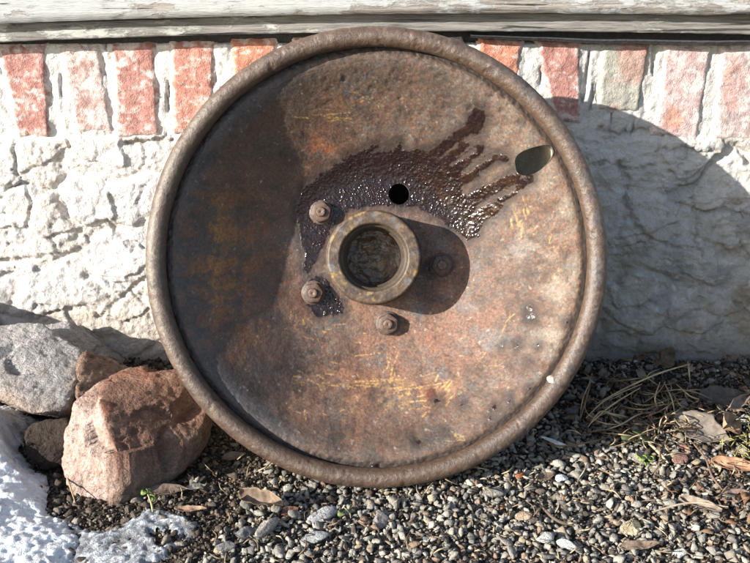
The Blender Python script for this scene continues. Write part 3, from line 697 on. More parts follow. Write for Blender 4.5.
# rolled rim
def build_rim():
    NA, NB = 1100, 40
    th = np.linspace(0, 2 * np.pi, NA, endpoint=False); ph = np.linspace(0, 2 * np.pi, NB, endpoint=False)
    T, Ph = np.meshgrid(th, ph, indexing='ij')
    x, y = np.cos(T), np.sin(T)
    rad = RT * (1 + .030 * fbm(x * .24, y * .24, Ph * .01, size=.03, octaves=3, seed=401) + .02 * fbm(x * .24, y * .24, Ph * .012, size=.008, octaves=3, seed=402))
    rad -= .0008 * sstep(.4, .7, fbm(x * .24, y * .24, Ph * .012, size=.011, octaves=2, seed=403))
    Rm = RO - RT + .0006 * fbm(x * .24, y * .24, size=.12, octaves=2, seed=404)
    R_ = Rm + rad * np.cos(Ph); n = rad * np.sin(Ph) * 1.0 - .0005
    P = np.stack([R_ * x, R_ * y, n], -1).reshape(-1, 3)
    i = np.arange(NA)[:, None]; j = np.arange(NB)[None]; F = np.stack([i * NB + j, ((i + 1) % NA) * NB + j, ((i + 1) % NA) * NB + (j + 1) % NB, i * NB + (j + 1) % NB], -1).reshape(-1, 4)
    u, v, n = P.T
    X, Y = to_px(w2w(P))
    A = fbm(u, v, n, size=.05, octaves=4, seed=410); B = fbm(u, v, n, size=.012, octaves=4, seed=411); C = fbm(u, v, n, size=.004, octaves=3, seed=412)
    c = np.array([.115, .080, .060])[None].repeat(len(u), 0)
    c = mix(c, (.080, .052, .042), sstep(-.1, .45, B) * .8)
    c = mix(c, (.165, .135, .11), sstep(.0, .45, -B) * .55)
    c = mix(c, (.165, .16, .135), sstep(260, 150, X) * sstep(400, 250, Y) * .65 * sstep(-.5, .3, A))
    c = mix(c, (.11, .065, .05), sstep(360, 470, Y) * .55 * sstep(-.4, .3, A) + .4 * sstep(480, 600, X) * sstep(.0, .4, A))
    c = mix(c, (.13, .13, .14), .6 * sstep(.1, .4, B - A) * sstep(440, 560, X))
    c = mix(c, (.30, .28, .25), sstep(.45, .65, C) * .5); c = mix(c, (.07, .055, .045), sstep(.35, .6, -C) * .6)
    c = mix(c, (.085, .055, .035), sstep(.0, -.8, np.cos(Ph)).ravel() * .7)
    c = c * (1 + .4 * np.clip(fbm(u, v, n, size=.0035, octaves=3, seed=415, gain=.8), -.7, .7))[:, None]
    c = mix(c, (.055, .045, .04), sstep(.05, .45, fbm(u, v, n, size=.018, octaves=5, seed=416, gain=.75)) * .6)
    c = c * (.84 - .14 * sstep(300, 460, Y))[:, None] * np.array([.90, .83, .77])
    c = mix(c, (.045, .030, .024), sstep(.25, .6, fbm(u, v, n, size=.007, octaves=4, seed=417, gain=.75)) * .7)
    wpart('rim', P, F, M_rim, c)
build_rim()

def colnoise(P, base, alt, size, seed, thr=(-.2, .4)):
    t = sstep(thr[0], thr[1], fbm(P[:, 0], P[:, 1], P[:, 2], size=size, octaves=4, seed=seed))
    return mix(np.array(base)[None].repeat(len(P), 0), alt, t)

# drum and hub sleeve behind the dish; the drum's back edge rests on the wall
V, F = lathe([(.162, -.0592), (.165, -.0580), (.165, -.160), (.169, -.163), (.170, -.178), (.160, -.180), (.158, -.176), (.158, -.064)], 120)
wpart('drum', V, F[:, ::-1], M_dark)
V, F = lathe([(.1675, -.100), (.180, -.098), (.190, -.095), (.200, -.091), (.210, -.085), (.217, -.078), (.2215, -.070), (.2232, -.060), (.2236, -.04), (.2238, -.0185), (.2262, -.0185), (.2262, -.065), (.218, -.086), (.19, -.1), (.168, -.104)], 200)  # plate behind the slot, with an added skirt that stops sun passing through
V[:, 2] += .0015 * fbm(V[:, 0], V[:, 1], size=.015, octaves=4, seed=418)
wpart('slot_backing_baffle', V, F, M_soilcake, colnoise(V, (.60, .56, .46), (.40, .37, .29), .008, 419))
# the web inside the drum that backs the bolt holes
V, F = lathe([(.157, -.170), (.04, -.170)], 100); wpart('drum_web', V, F[:, ::-1], M_dark)

HF = -.037
hr = [(.0575, -.090), (.0555, -.0878), (.0535, -.0860), (.0528, -.083), (.0524, -.06), (.0522, HF - .0026), (.0515, HF - .0009), (.0500, HF)]
hr += [(x, HF + .0002 * math.sin(x * 3000)) for x in np.linspace(.0492, .0392, 12)] + [(.0380, HF - .0008), (.0374, HF - .0022), (.0372, HF - .007), (.0350, HF - .0078), (.0342, HF - .0090), (.0338, HF - .024), (.0318, HF - .0255), (.0312, HF - .066), (.0310, -.17)]
V, F = lathe(hr, 220, HUBC)
f_ = .00035 * fbm(V[:, 0], V[:, 1], V[:, 2], size=.006, octaves=3, seed=420); V[:, 2] += f_ * (V[:, 2] > HF - .004)
r_ = np.hypot(V[:, 0] - HUBC[0], V[:, 1] - HUBC[1])
c = colnoise(V, (.095, .062, .040), (.050, .035, .027), .010, 421); c = c * (1 + .4 * np.clip(fbm(V[:, 0], V[:, 1], V[:, 2], size=.003, octaves=3, seed=425), -.8, .8))[:, None]
c = mix(c, (.28, .18, .05), .75 * sstep(.22, .45, fbm(V[:, 0], V[:, 1], size=.011, octaves=3, seed=422)) * (V[:, 2] > HF - .003) * (r_ > .038) * .8)
c = mix(c, (.13, .14, .15), sstep(.25, .45, fbm(V[:, 0], V[:, 1], size=.014, octaves=3, seed=423)) * .5)
c = mix(c, (.055, .042, .03), (r_ < .0385).astype(float) * .85)
hub = wpart('hub', V, F, M_hub, c)
# grease filling the bore
V, F = lathe([(.0001, HF - .056)] + [(x, HF - .056) for x in np.linspace(.0008, .0318, 50)] + [(.0335, HF - .055)], 150, HUBC)
V[:, 2] += .0030 * fbm(V[:, 0], V[:, 1], size=.016, octaves=4, seed=430) + .0008 * sstep(.2, .5, fbm(V[:, 0], V[:, 1], size=.006, octaves=3, seed=431))
c = colnoise(V, (.13, .082, .045), (.075, .048, .028), .010, 432, (-.1, .5))
wpart('grease_plug', V, F[:, ::-1], M_grease, c, parent=hub)

# four bolts with washers; the fifth hole is empty
def cyl(prof_pts, seg, cx, cy): return lathe(prof_pts, seg, (cx, cy))
def hexprof(flat_r, z0, z1, cx, cy, rot):
    """hexagonal nut with chamfered top"""
    V = []; F = []
    k = 48
    for (s, z) in [(1, z0), (1, z1 - .0016), (.99, z1 - .0007), (.93, z1), (.5, z1)]:
        for i in range(k):
            a = 2 * math.pi * i / k; m = (a % (math.pi / 3)) - math.pi / 6
            rh = flat_r / math.cos(m); rc = flat_r * 1.085
            rr = min(rh, rc * (1.0 if z > z1 - .001 else 1.06)) * s
            V.append((cx + rr * math.cos(a + rot), cy + rr * math.sin(a + rot), z))
    for q in range(4):
        for i in range(k): F.append((q * k + i, q * k + (i + 1) % k, (q + 1) * k + (i + 1) % k, (q + 1) * k + i))
    return np.array(V), np.array(F)
for bi, (px, py, rot, oil) in enumerate([(321, 212, .3, .2), (313, 293, .1, .15), (388, 324, .45, 0), (442, 265, .2, 0)]):
    u0, v0 = disc_uv(px, py, -.079)
    z0 = float(prof_s(np.hypot(u0, v0))) - .0008
    V, F = hexprof(.0108, z0 + .0022, z0 + .0125, u0, v0, rot)
    c = colnoise(V, (.105, .064, .046), (.055, .037, .030), .004, 441 + bi)
    bolt = wpart('bolt', V, F, M_hub, c, smooth=False)
    st = [(.0056, z0 + .010), (.0055, z0 + .0148), (.0051, z0 + .0156), (.0044, z0 + .0159), (.0014, z0 + .0160), (.0008, z0 + .0152), (.00005, z0 + .0151)]
    V, F = cyl(st, 40, u0, v0); wpart('stud_end', V, F, M_hub, colnoise(V, (.13, .080, .058), (.07, .047, .037), .003, 450 + bi), parent=bolt)
    V, F = cyl([(.0142, z0), (.0142, z0 + .0022), (.0137, z0 + .0028), (.009, z0 + .0029)], 48, u0, v0)
    wpart('washer', V, F, M_hub, colnoise(V, (.095, .062, .048), (.055, .04, .034), .004, 460 + bi), parent=bolt)

# a pebble caught between rim and dish
def pebble_mesh(seed, sub=2, flat=.7):
    bm = bmesh.new(); bmesh.ops.create_icosphere(bm, subdivisions=sub, radius=1)
    V = np.array([v.co[:] for v in bm.verts]); F = np.array([[v.index for v in f.verts] for f in bm.faces]); bm.free()
    R = np.random.default_rng(seed)
    for _ in range(R.integers(5, 10)):
        nrm = R.normal(size=3); nrm /= np.linalg.norm(nrm); lim = R.uniform(.55, .85)
        dd = V @ nrm; V = V - np.maximum(dd - lim, 0)[:, None] * nrm
    V *= 1 + .10 * fbm(V[:, 0], V[:, 1], V[:, 2], size=.8, octaves=2, seed=seed)[:, None]
    V *= np.array([1, R.uniform(.65, .95), flat * R.uniform(.7, 1)])
    return V, F
PV, PF = pebble_mesh(900, 3)
def place_uv(px, py, n):
    u0, v0 = disc_uv(px, py, n); return w2w(np.array([u0, v0, n]))
p0 = place_uv(552, 380, .004)
o = mesh_obj('pebble', PV * .0062 * np.array([1.1, 1, 1.25]), PF, M_pebble, colors=np.full((len(PV), 3), (.42, .37, .28))); o.location = p0; o.rotation_euler = (.3, .6, .5)
tag(o, 'small cream pebble caught between the wheel rim and its dish at lower right', 'pebble')

# ------------------------------------------------------------------ rocks
def rock(name, pts, colf, label, voxel=.0035, amp=.004, seed=0, size=.04, parent=None, ridg=.0):
    bm = bmesh.new()
    for p in pts: bm.verts.new(p)
    r = bmesh.ops.convex_hull(bm, input=bm.verts)
    bmesh.ops.delete(bm, geom=[v for v in bm.verts if not v.link_faces], context='VERTS')
    bmesh.ops.recalc_face_normals(bm, faces=bm.faces)
    me = bpy.data.meshes.new(name); bm.to_mesh(me); bm.free()
    tmp = bpy.data.objects.new('tmp', me); col.objects.link(tmp)
    md = tmp.modifiers.new('r', 'REMESH'); md.mode = 'VOXEL'; md.voxel_size = voxel
    dg = bpy.context.evaluated_depsgraph_get(); m2 = bpy.data.meshes.new_from_object(tmp.evaluated_get(dg)); bpy.data.objects.remove(tmp); bpy.data.meshes.remove(me)
    P = get_co(m2); nr = np.empty(len(P) * 3, np.float32); m2.vertex_normals.foreach_get('vector', nr); nr = nr.reshape(-1, 3).astype(float)
    x, y, z = P.T
    d = amp * fbm(x, y, z, size=size, octaves=6, seed=seed, gain=.62)
    d += amp * .6 * fbm(x, y, z, size=size * .5, octaves=4, seed=seed + 5, ridged=True) * ridg
    d -= amp * .5 * sstep(.2, .5, fbm(x, y, z, size=size * .35, octaves=3, seed=seed + 6))
    P2 = P + nr * d[:, None]
    R = np.random.default_rng(seed + 3)
    for _ in range(int(26 * min(1, amp / .0045))):
        i = R.integers(len(P2)); nn = nr[i] + R.normal(0, .42, 3); nn /= np.linalg.norm(nn)
        lim = P2[i] @ nn - R.uniform(.0004, .0022) * amp / .0045; near_ = np.linalg.norm(P2 - P2[i], axis=1) < .026 * amp / .0045
        P2 = P2 - (np.maximum(P2 @ nn - lim, 0) * near_)[:, None] * nn
    P2 = P2 + nr * (.0009 * fbm(P2[:, 0], P2[:, 1], P2[:, 2], size=.007, octaves=3, seed=seed + 8, gain=.7))[:, None]
    c = colf(P2, nr, seed)
    base = np.array([P2[:, 0].mean(), P2[:, 1].mean(), max(0, P2[:, 2].min())])
    m2.vertices.foreach_set('co', (P2 - base).astype(np.float32).ravel()); m2.update()
    m2.polygons.foreach_set('use_smooth', np.ones(len(m2.polygons), bool))
    set_col(m2, c); m2.materials.clear(); m2.materials.append(M_rock); m2.name = name
    o = bpy.data.objects.new(name, m2); col.objects.link(o); o.location = base
    tag(o, label, 'rock'); return o

def Y_(px, py, y): return tuple(on_y(px, py, y))
def col_red(P, nr, s):
    x, y, z = P.T
    a = fbm(x, y, z, size=.05, octaves=4, seed=s + 20); b = fbm(x, y, z, size=.014, octaves=5, seed=s + 21, gain=.65)
    c = np.array([.20, .105, .072])[None].repeat(len(P), 0)
    c = mix(c, (.13, .07, .05), sstep(-.1, .4, b) * .75); c = mix(c, (.36, .24, .18), sstep(.1, .5, -b) * .6)
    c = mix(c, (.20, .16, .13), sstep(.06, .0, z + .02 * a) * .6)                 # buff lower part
    leftf = sstep(.15, .5, -nr[:, 0])                                           # sun-facing facet; its lit brightness is put into the colour
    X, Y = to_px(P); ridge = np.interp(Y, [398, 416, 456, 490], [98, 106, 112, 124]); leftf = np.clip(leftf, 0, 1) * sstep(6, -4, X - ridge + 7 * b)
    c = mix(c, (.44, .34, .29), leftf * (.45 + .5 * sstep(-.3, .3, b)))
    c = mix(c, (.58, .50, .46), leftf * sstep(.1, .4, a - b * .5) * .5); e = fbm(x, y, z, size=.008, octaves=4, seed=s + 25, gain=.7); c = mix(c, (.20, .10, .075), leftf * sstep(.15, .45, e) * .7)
    c = mix(c, (.33, .12, .07), sstep(.2, .5, a) * .4)
    return c
def col_grey(P, nr, s):
    x, y, z = P.T
    b = fbm(x, y, z, size=.010, octaves=5, seed=s + 21, gain=.65); a = fbm(x, y, z, size=.05, octaves=3, seed=s + 22)
    c = np.array([.33, .315, .305])[None].repeat(len(P), 0)
    c = mix(c, (.22, .21, .21), sstep(.05, .5, b) * .6); c = mix(c, (.44, .42, .40), sstep(.1, .5, -b) * .5); c = mix(c, (.26, .23, .21), sstep(0, .4, a) * .5)
    X, Y = to_px(P)
    c = mix(c, (.30, .20, .14), sstep(385, 410, Y - .25 * (X - 40) + 14 * a) * .5 + .5 * sstep(60, 78, X + 12 * a) * sstep(350, 375, Y))
    return c
def col_brown(P, nr, s):
    x, y, z = P.T
    b = fbm(x, y, z, size=.014, octaves=5, seed=s + 21, gain=.65)
    c = np.array([.20, .13, .095])[None].repeat(len(P), 0)
    c = mix(c, (.11, .075, .06), sstep(0, .4, b) * .8); return mix(c, (.33, .25, .19), sstep(.1, .45, -b) * .6)
def col_cavity_shade(P, nr, s): return col_brown(P, nr, s) * .15  # brown taken down to near-black, standing in for the shade of a cavity

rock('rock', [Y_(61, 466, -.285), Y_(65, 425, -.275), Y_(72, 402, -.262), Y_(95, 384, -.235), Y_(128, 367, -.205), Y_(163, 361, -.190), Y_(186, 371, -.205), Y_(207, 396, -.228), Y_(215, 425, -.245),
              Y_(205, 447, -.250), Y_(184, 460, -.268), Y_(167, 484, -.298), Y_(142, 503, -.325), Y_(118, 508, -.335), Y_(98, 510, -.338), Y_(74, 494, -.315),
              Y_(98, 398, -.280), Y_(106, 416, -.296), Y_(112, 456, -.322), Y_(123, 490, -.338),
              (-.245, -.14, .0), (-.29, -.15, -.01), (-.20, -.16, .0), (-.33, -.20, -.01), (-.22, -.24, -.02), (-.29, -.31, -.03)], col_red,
     'large reddish brown angular rock with its sunlit left side coloured paler, half behind the rim', voxel=.0028, amp=.0052, seed=500, size=.045, ridg=.25)
rock('rock', [Y_(-60, 345, -.12), Y_(-40, 330, -.10), Y_(0, 328, -.085), Y_(26, 322, -.075), Y_(42, 324, -.078), Y_(60, 336, -.095), Y_(80, 349, -.115), Y_(84, 362, -.135), Y_(72, 396, -.205), Y_(62, 411, -.232),
              Y_(32, 412, -.240), Y_(12, 404, -.228), Y_(0, 378, -.19), Y_(-40, 380, -.18), (-.40, -.03, .03), (-.34, -.05, .0), (-.50, -.04, .02), (-.36, -.13, -.02), (-.45, -.12, -.01), (-.38, -.20, .035)], col_grey,
     'pale grey speckled rock at the wall foot, left of the reddish rock', voxel=.0028, amp=.0038, seed=520, size=.04, ridg=.3)
rock('rock', [Y_(84, 349, -.125), Y_(104, 356, -.115), Y_(128, 367, -.110), Y_(118, 382, -.15), Y_(92, 396, -.185), Y_(76, 402, -.21), Y_(72, 380, -.165), Y_(76, 360, -.14), (-.30, -.06, .0), (-.24, -.09, .0), (-.32, -.17, -.01), (-.27, -.17, -.01)], col_brown,
     'brown rock wedged between the grey rock and the reddish one', voxel=.0028, amp=.003, seed=540, size=.03, ridg=.4)
rock('rock', [Y_(38, 326, -.045), Y_(56, 325, -.03), Y_(70, 320, -.035), Y_(75, 338, -.055), Y_(66, 342, -.07), Y_(45, 336, -.065), (-.38, -.01, .02), (-.33, -.01, .0), (-.36, -.07, .0)], col_grey,
     'small grey-brown stone chip standing against the wall behind the grey rock', voxel=.0024, amp=.002, seed=560, size=.02, ridg=.3)
rock('rock', [Y_(24, 432, -.262), Y_(30, 424, -.255), Y_(46, 420, -.25), Y_(66, 417, -.25), Y_(70, 440, -.27), Y_(64, 462, -.27), Y_(40, 462, -.275), Y_(24, 452, -.275), (-.36, -.2, -.01), (-.30, -.2, -.01), (-.36, -.26, -.03), (-.30, -.26, -.03)], col_cavity_shade,
     'brown rock beside the snow, coloured near-black for the shade of a cavity', voxel=.0028, amp=.003, seed=580, size=.03, ridg=.4)
rock('rock', [(-.71, -.12, .182), (-.60, -.10, .148), (-.66, -.05, .15), (-.52, -.12, .116), (-.78, -.2, .12), (-.56, -.2, 0), (-.80, -.22, 0), (-.8, -.04, .1), (-.55, -.04, 0), (-.62, -.24, .03), (-.50, -.10, .085)], col_grey,
     'grey rock in the pile at the foot of the wall, beyond the left edge', voxel=.006, amp=.005, seed=600, size=.05, ridg=.3)

# ------------------------------------------------------------------ snow
def build_snow():
    X = np.arange(-.60, -.12, .0022); Y = np.arange(-.56, -.12, .0022)
    x, y = [a.ravel() for a in np.meshgrid(X, Y, indexing='ij')]
    g = ground_h(x, y)
    PX, PY = to_px(np.stack([x, y, g + .012], 1))
    jx = PX + 5 * fbm(x, y, size=.03, octaves=4, seed=700) + 3.5 * fbm(x, y, size=.007, octaves=3, seed=702, gain=.7); jy = PY + 5 * fbm(x + 3, y, size=.03, octaves=4, seed=701) + 3.5 * fbm(x, y, size=.007, octaves=3, seed=703, gain=.7)
    thick = [(-140, 395), (0, 398), (20, 404), (38, 414), (26, 430), (20, 446), (30, 462), (48, 474), (44, 492), (46, 506), (64, 514), (80, 530), (72, 560), (62, 600), (-140, 640)]
    thin = [(40, 508), (62, 512), (84, 520), (104, 522), (132, 512), (150, 500), (176, 504), (198, 516), (196, 528), (184, 528), (176, 540), (164, 552), (142, 562), (128, 600), (40, 600)]
    hole = [(148, 528), (168, 520), (178, 530), (164, 540)]
    d1 = poly_sd(jx, jy, thick); d2 = np.minimum(poly_sd(jx, jy, thin), -poly_sd(jx, jy, hole))
    f = fbm(x, y, size=.035, octaves=4, seed=705); ff = fbm(x, y, size=.007, octaves=3, seed=706)
    gr = fbm(x, y, size=.0035, octaves=2, seed=709); h1 = .013 * (1 - np.exp(-np.maximum(d1, 0) / 38)) + .0016 * gr * (d1 > 0) + np.where(d1 > 0, .002 * sstep(0, 6, d1) + .007 * f * sstep(0, 20, d1) + .0032 * ff, 0)
    h2 = np.where(d2 > 0, .0035 * sstep(0, 5, d2) + .0028 * f + .0022 * ff - .0008 + .0012 * gr, 0)
    for nm, d, h, mat, msk, lab in (('snow', d1, h1, M_snow, d1 > -1.2, 'bank of granular melting snow in the lower left corner'), ('ice', d2, h2, M_ice, (d2 > -1.2) & (d1 < 2.0), 'thin grey crust of melting ice in front of the reddish rock')):
        z = g + .003 + h; z = np.where(d > 0, z, g - .002)
        if nm == 'snow': z += .040 * blob(PX, PY, -6, 448, 44, 34) * sstep(0, 34, d) + .012 * blob(PX, PY, -40, 490, 60, 60) * sstep(0, 30, d)
        dirt = sstep(.35, .6, fbm(x, y, size=.004, octaves=2, seed=707)) * sstep(.0, .5, fbm(x, y, size=.05, octaves=2, seed=708) + .25)
        if nm == 'snow':
            c = np.array([.72, .735, .75])[None].repeat(len(x), 0); c = mix(c, (.46, .48, .51), sstep(-.1, .4, f * .8 + .5 * gr) * .75); c = mix(c, (.25, .23, .21), dirt * .7); c = mix(c, (.3, .28, .26), sstep(9, 0, d) * .6)
        else:
            c = np.array([.20, .21, .225])[None].repeat(len(x), 0); c = mix(c, (.58, .62, .67), sstep(.0, .5, .7 * gr + .4 * ff + .4 * f) * .85); c = mix(c, (.10, .10, .10), sstep(.0, .5, -f) * .8); c = mix(c, (.12, .10, .09), dirt * .8)
        F = grid_faces(len(X), len(Y)); F = F[msk[F].all(1)]; used, inv = np.unique(F, return_inverse=True)
        o = mesh_obj(nm, np.stack([x, y, z], 1)[used], inv.reshape(F.shape), mat, colors=c[used]); tag(o, lab, nm, kind='stuff')
build_snow()

# ------------------------------------------------------------------ gravel and soil clods
NT = 40
def crushed(seed, pts=15, flat=.58, round_=.35, sub=1):
    R = np.random.default_rng(seed); bm = bmesh.new()
    for _ in range(pts):
        p = R.normal(size=3); p /= np.linalg.norm(p); p *= R.uniform(.82, 1.1); bm.verts.new(p * np.array([1, R.uniform(.9, 1), 1]))
    bmesh.ops.convex_hull(bm, input=bm.verts)
    bmesh.ops.delete(bm, geom=[v for v in bm.verts if not v.link_faces], context='VERTS')
    for _ in range(sub):
        bmesh.ops.subdivide_edges(bm, edges=bm.edges[:], cuts=1, use_grid_fill=True)
        bmesh.ops.triangulate(bm, faces=bm.faces[:])
        for _k in range(2): bmesh.ops.smooth_vert(bm, verts=bm.verts[:], factor=round_, use_axis_x=True, use_axis_y=True, use_axis_z=True)
    bmesh.ops.recalc_face_normals(bm, faces=bm.faces[:]); bm.verts.index_update()
    V = np.array([v.co[:] for v in bm.verts]); F = np.array([[v.index for v in f.verts] for f in bm.faces]); bm.free()
    V *= np.array([1.12, R.uniform(.6, .95) * 1.12, flat * R.uniform(.6, 1) * 1.12]); return V, F
TPL = [crushed(1000 + i, pts=9 + i % 6, round_=.08 + .008 * (i % 12)) for i in range(NT)]
def scatter(name, P, S, Cc, mat, label, seed, tilt=.5, smooth=False, flat=1.0, TPL=TPL):
    R = np.random.default_rng(seed); Vs = []; Fs = []; Cs = []; off = 0
    for p, s, c in zip(P, S, Cc):
        V, F = TPL[R.integers(NT)]
        a = R.uniform(0, 2 * np.pi); tx, ty = R.normal(0, tilt, 2)
        ca, sa = math.cos(a), math.sin(a)
        Rz = np.array([[ca, -sa, 0], [sa, ca, 0], [0, 0, 1]]); cx, sx = math.cos(tx), math.sin(tx); cy, sy = math.cos(ty), math.sin(ty)
        M = np.array([[1, 0, 0], [0, cx, -sx], [0, sx, cx]]) @ np.array([[cy, 0, sy], [0, 1, 0], [-sy, 0, cy]]) @ Rz
        W = (V * np.array([s * R.uniform(.8, 1.25), s, s * flat])) @ M.T + p
        Vs.append(W); Fs.append(F + off); off += len(V); Cs.append(np.broadcast_to(c, (len(V), 3)))
    o = mesh_obj(name, np.vstack(Vs), np.vstack(Fs), mat, colors=np.vstack(Cs), smooth=smooth)
    return tag(o, label, name.split('_')[-1], kind='stuff')

def clod_mesh(seed):
    V, F = crushed(seed, pts=12, flat=.85, round_=.1)
    V = V * (1 + .38 * fbm(V[:, 0], V[:, 1], V[:, 2], size=.55, octaves=2, seed=seed))[:, None]; return V, F
CLODS = [clod_mesh(1100 + i) for i in range(NT)]
def pebble_colors(n, R):
    pal = np.array([(.17, .17, .16), (.205, .205, .19), (.25, .245, .225), (.135, .135, .13), (.34, .33, .30), (.21, .18, .14), (.16, .115, .09), (.27, .235, .18), (.10, .10, .098)])
    k = R.choice(len(pal), n, p=[.22, .17, .12, .16, .05, .09, .06, .03, .10]); return pal[k] * R.uniform(.95, 1.3, (n, 1)) * np.array([1.06, 1.0, .92])
def inside_obstacle(x, y):
    bad = (np.abs(x) < .02) & False
    return bad
def build_gravel():
    R = np.random.default_rng(77)
    def jit(x0, x1, y0, y1, st):
        X, Y = np.meshgrid(np.arange(x0, x1, st), np.arange(y0, y1, st)); X = X.ravel() + R.uniform(-.5, .5, X.size) * st; Y = Y.ravel() + R.uniform(-.5, .5, Y.size) * st
        return X, Y
    def gravel_mask(x, y):
        PX, PY = to_px(np.stack([x, y, x * 0], 1))
        edge = PX + .9 * (PY - 500) - 262 + 30 * fbm(x, y, size=.06, octaves=2, seed=800)
        m = sstep(-30, 50, edge) * (.96 - .66 * sstep(450, 400, PY + .12 * np.abs(PX - 600)) )
        m *= 1 - .65 * blob(PX, PY, 745, 500, 60, 70)
        m *= 1 - .6 * blob(PX, PY, 540, 505, 14, 20) 
        return m, PX, PY
    P = []; S = []; C = []
    for st, smin, smax, lift, seed in ((.0200, .0058, .0090, .002, 1), (.0088, .0036, .0062, .001, 2), (.0052, .0017, .0034, -.0003, 3)):
        x, y = jit(-.55, .72, -.58, -.004, st)
        m, PX, PY = gravel_mask(x, y)
        k = R.uniform(size=len(x)) < m * (1.0 if seed > 1 else .5)
        x, y = x[k], y[k]; s = R.uniform(smin, smax, len(x))
        P.append(np.stack([x, y, ground_h(x, y) + lift + s * .35 + R.uniform(0, .003, len(x))], 1)); S.append(s); C.append(pebble_colors(len(x), R))
    scatter('gravel', np.vstack(P), np.concatenate(S), np.vstack(C), M_pebble, 'loose grey crushed gravel spread over the soil', 5)
    # clods
    P = []; S = []
    for st, smin, smax in ((.014, .003, .0075), (.0058, .0014, .0034), (.0040, .0008, .002)):
        x, y = jit(-.58, .74, -.58, -.004, st); m, PX, PY = gravel_mask(x, y)
        k = R.uniform(size=len(x)) < np.clip(1.0 - m * .7, 0, .9)
        x, y = x[k], y[k]; s = R.uniform(smin, smax, len(x)); P.append(np.stack([x, y, ground_h(x, y) + s * .3 + .001], 1)); S.append(s)
    n = sum(len(s) for s in S)
    c = np.array([.078, .064, .052]) * R.uniform(.55, 1.5, (n, 1)); g = R.uniform(size=n) < .22; c[g] = np.array([.19, .165, .135]) * R.uniform(.7, 1.3, (g.sum(), 1))
    scatter('soil_clods', np.vstack(P), np.concatenate(S), c, M_clod, 'dark crumbly soil clods with small grit', 6, TPL=CLODS)
build_gravel()

# larger stones one can single out
def big_pebble(px, py, wpx, asp, colr, label, rot, seed, lift=.5, flat=.6):
    V, F = pebble_mesh(seed, 3, flat); V = V.copy(); g = on_z(px, py, .006); z = float(ground_h(g.x, g.y))
    sc = wpx * 1.05e-3 / 2
    V[:, 1] *= asp; V *= sc
    V += V / (np.linalg.norm(V, axis=1, keepdims=True) + 1e-9) * (.06 * sc * fbm(V[:, 0] / sc, V[:, 1] / sc, V[:, 2] / sc, size=.35, octaves=3, seed=seed))[:, None]
    b = fbm(V[:, 0], V[:, 1], V[:, 2], size=.006, octaves=3, seed=seed + 1)
    c = np.array(colr)[None].repeat(len(V), 0) * (1 + .25 * b[:, None])
    o = mesh_obj('stone', V, F, M_rock, colors=c, smooth=True); o.location = (g.x, g.y, z + .005 + sc * flat * lift * .6); o.rotation_euler = (.15, -.1, rot)
    tag(o, label, 'stone'); return o
big_pebble(380, 518, 27, .75, (.30, .28, .26), 'rough grey angular stone in the gravel straight below the wheel hub', 1.3, 1201)
big_pebble(322, 516, 34, .6, (.30, .30, .31), 'lumpy pale grey stone right of the curled tan leaf', .5, 1202)
big_pebble(316, 537, 26, .7, (.27, .28, .28), 'rounded grey stone just below the lumpy pale grey one', .2, 1203)
big_pebble(267, 530, 36, .42, (.30, .27, .25), 'long grey-brown stone slanting below the curled tan leaf', 1.0, 1204)
big_pebble(632, 523, 25, .9, (.42, .36, .24), 'flat tan stone, the largest yellowish one in the sunlit gravel', .4, 1205, flat=.35)
big_pebble(545, 537, 19, .9, (.52, .51, .47), 'whitish rounded stone left of the flat tan stone', .3, 1206)
big_pebble(568, 542, 26, .6, (.40, .41, .40), 'light grey broad stone touching the whitish rounded one', -.6, 1207)
big_pebble(524, 515, 18, .85, (.36, .27, .19), 'brown sandy stone between wheel and sunlit gravel', 0.1, 1208)
big_pebble(681, 551, 17, .7, (.48, .49, .47), 'small white stone at the lower edge of the gravel, right side', .2, 1209)
big_pebble(245, 533, 22, .8, (.17, .17, .17), 'dark grey rounded stone in the soil left of the long slanting one', .7, 1210)
big_pebble(226, 548, 20, .8, (.16, .155, .15), 'dark stone in the soil near the bottom edge beside the ice', .1, 1211)
big_pebble(494, 493, 26, .6, (.22, .21, .19), 'flat dull stone tucked under the bottom of the rim', 0.0, 1212, flat=.4)
big_pebble(572, 407, 18, .9, (.17, .175, .18), 'shaded grey stone near the wall right of the wheel', .4, 1213)
big_pebble(680, 462, 20, .8, (.26, .15, .12), 'reddish brown flat stone by the large torn leaf', .5, 1214, flat=.4)
big_pebble(683, 448, 14, .8, (.30, .15, .11), 'small pinkish stone above the reddish flat one', .2, 1215)
big_pebble(520, 474, 12, .8, (.33, .13, .07), 'small brick red chip in the shade below the rim', .4, 1216)

# ice crystals lying on the gravel
def ice_bit(px, py, l, w, rot, label, seed, lift=.006):
    V, F = pebble_mesh(seed, 3, .4); V = V.copy(); V[:, 0] *= l * .00053; V[:, 1] *= w * .00062; V[:, 2] *= w * .0004
    V *= (1 + .25 * fbm(V[:, 0], V[:, 1], V[:, 2], size=.006, octaves=3, seed=seed))[:, None]
    g = on_z(px, py, .008); o = mesh_obj('ice_chip', V, F, M_ice, colors=np.full((len(V), 3), (.68, .71, .75))); o.location = (g.x, g.y, float(ground_h(g.x, g.y)) + lift); o.rotation_euler = (.2, .1, rot)
    tag(o, label, 'ice')
ice_bit(554, 442, 30, 10, -.45, 'long icy sliver lying in the shade right of the rim', 1301, .010)
ice_bit(562, 478, 17, 12, .3, 'small clump of ice crystals where shade meets sunlit gravel', 1302, .010)
ice_bit(298, 547, 10, 9, .3, 'tiny white ice lump near the bottom edge left of centre', 1303)
ice_bit(426, 537, 8, 8, .8, 'tiny white ice lump in the gravel below the rim', 1304)
ice_bit(742, 422, 18, 5, -.12, 'thin white sliver beside the torn leaves at the right edge', 1305, .012)

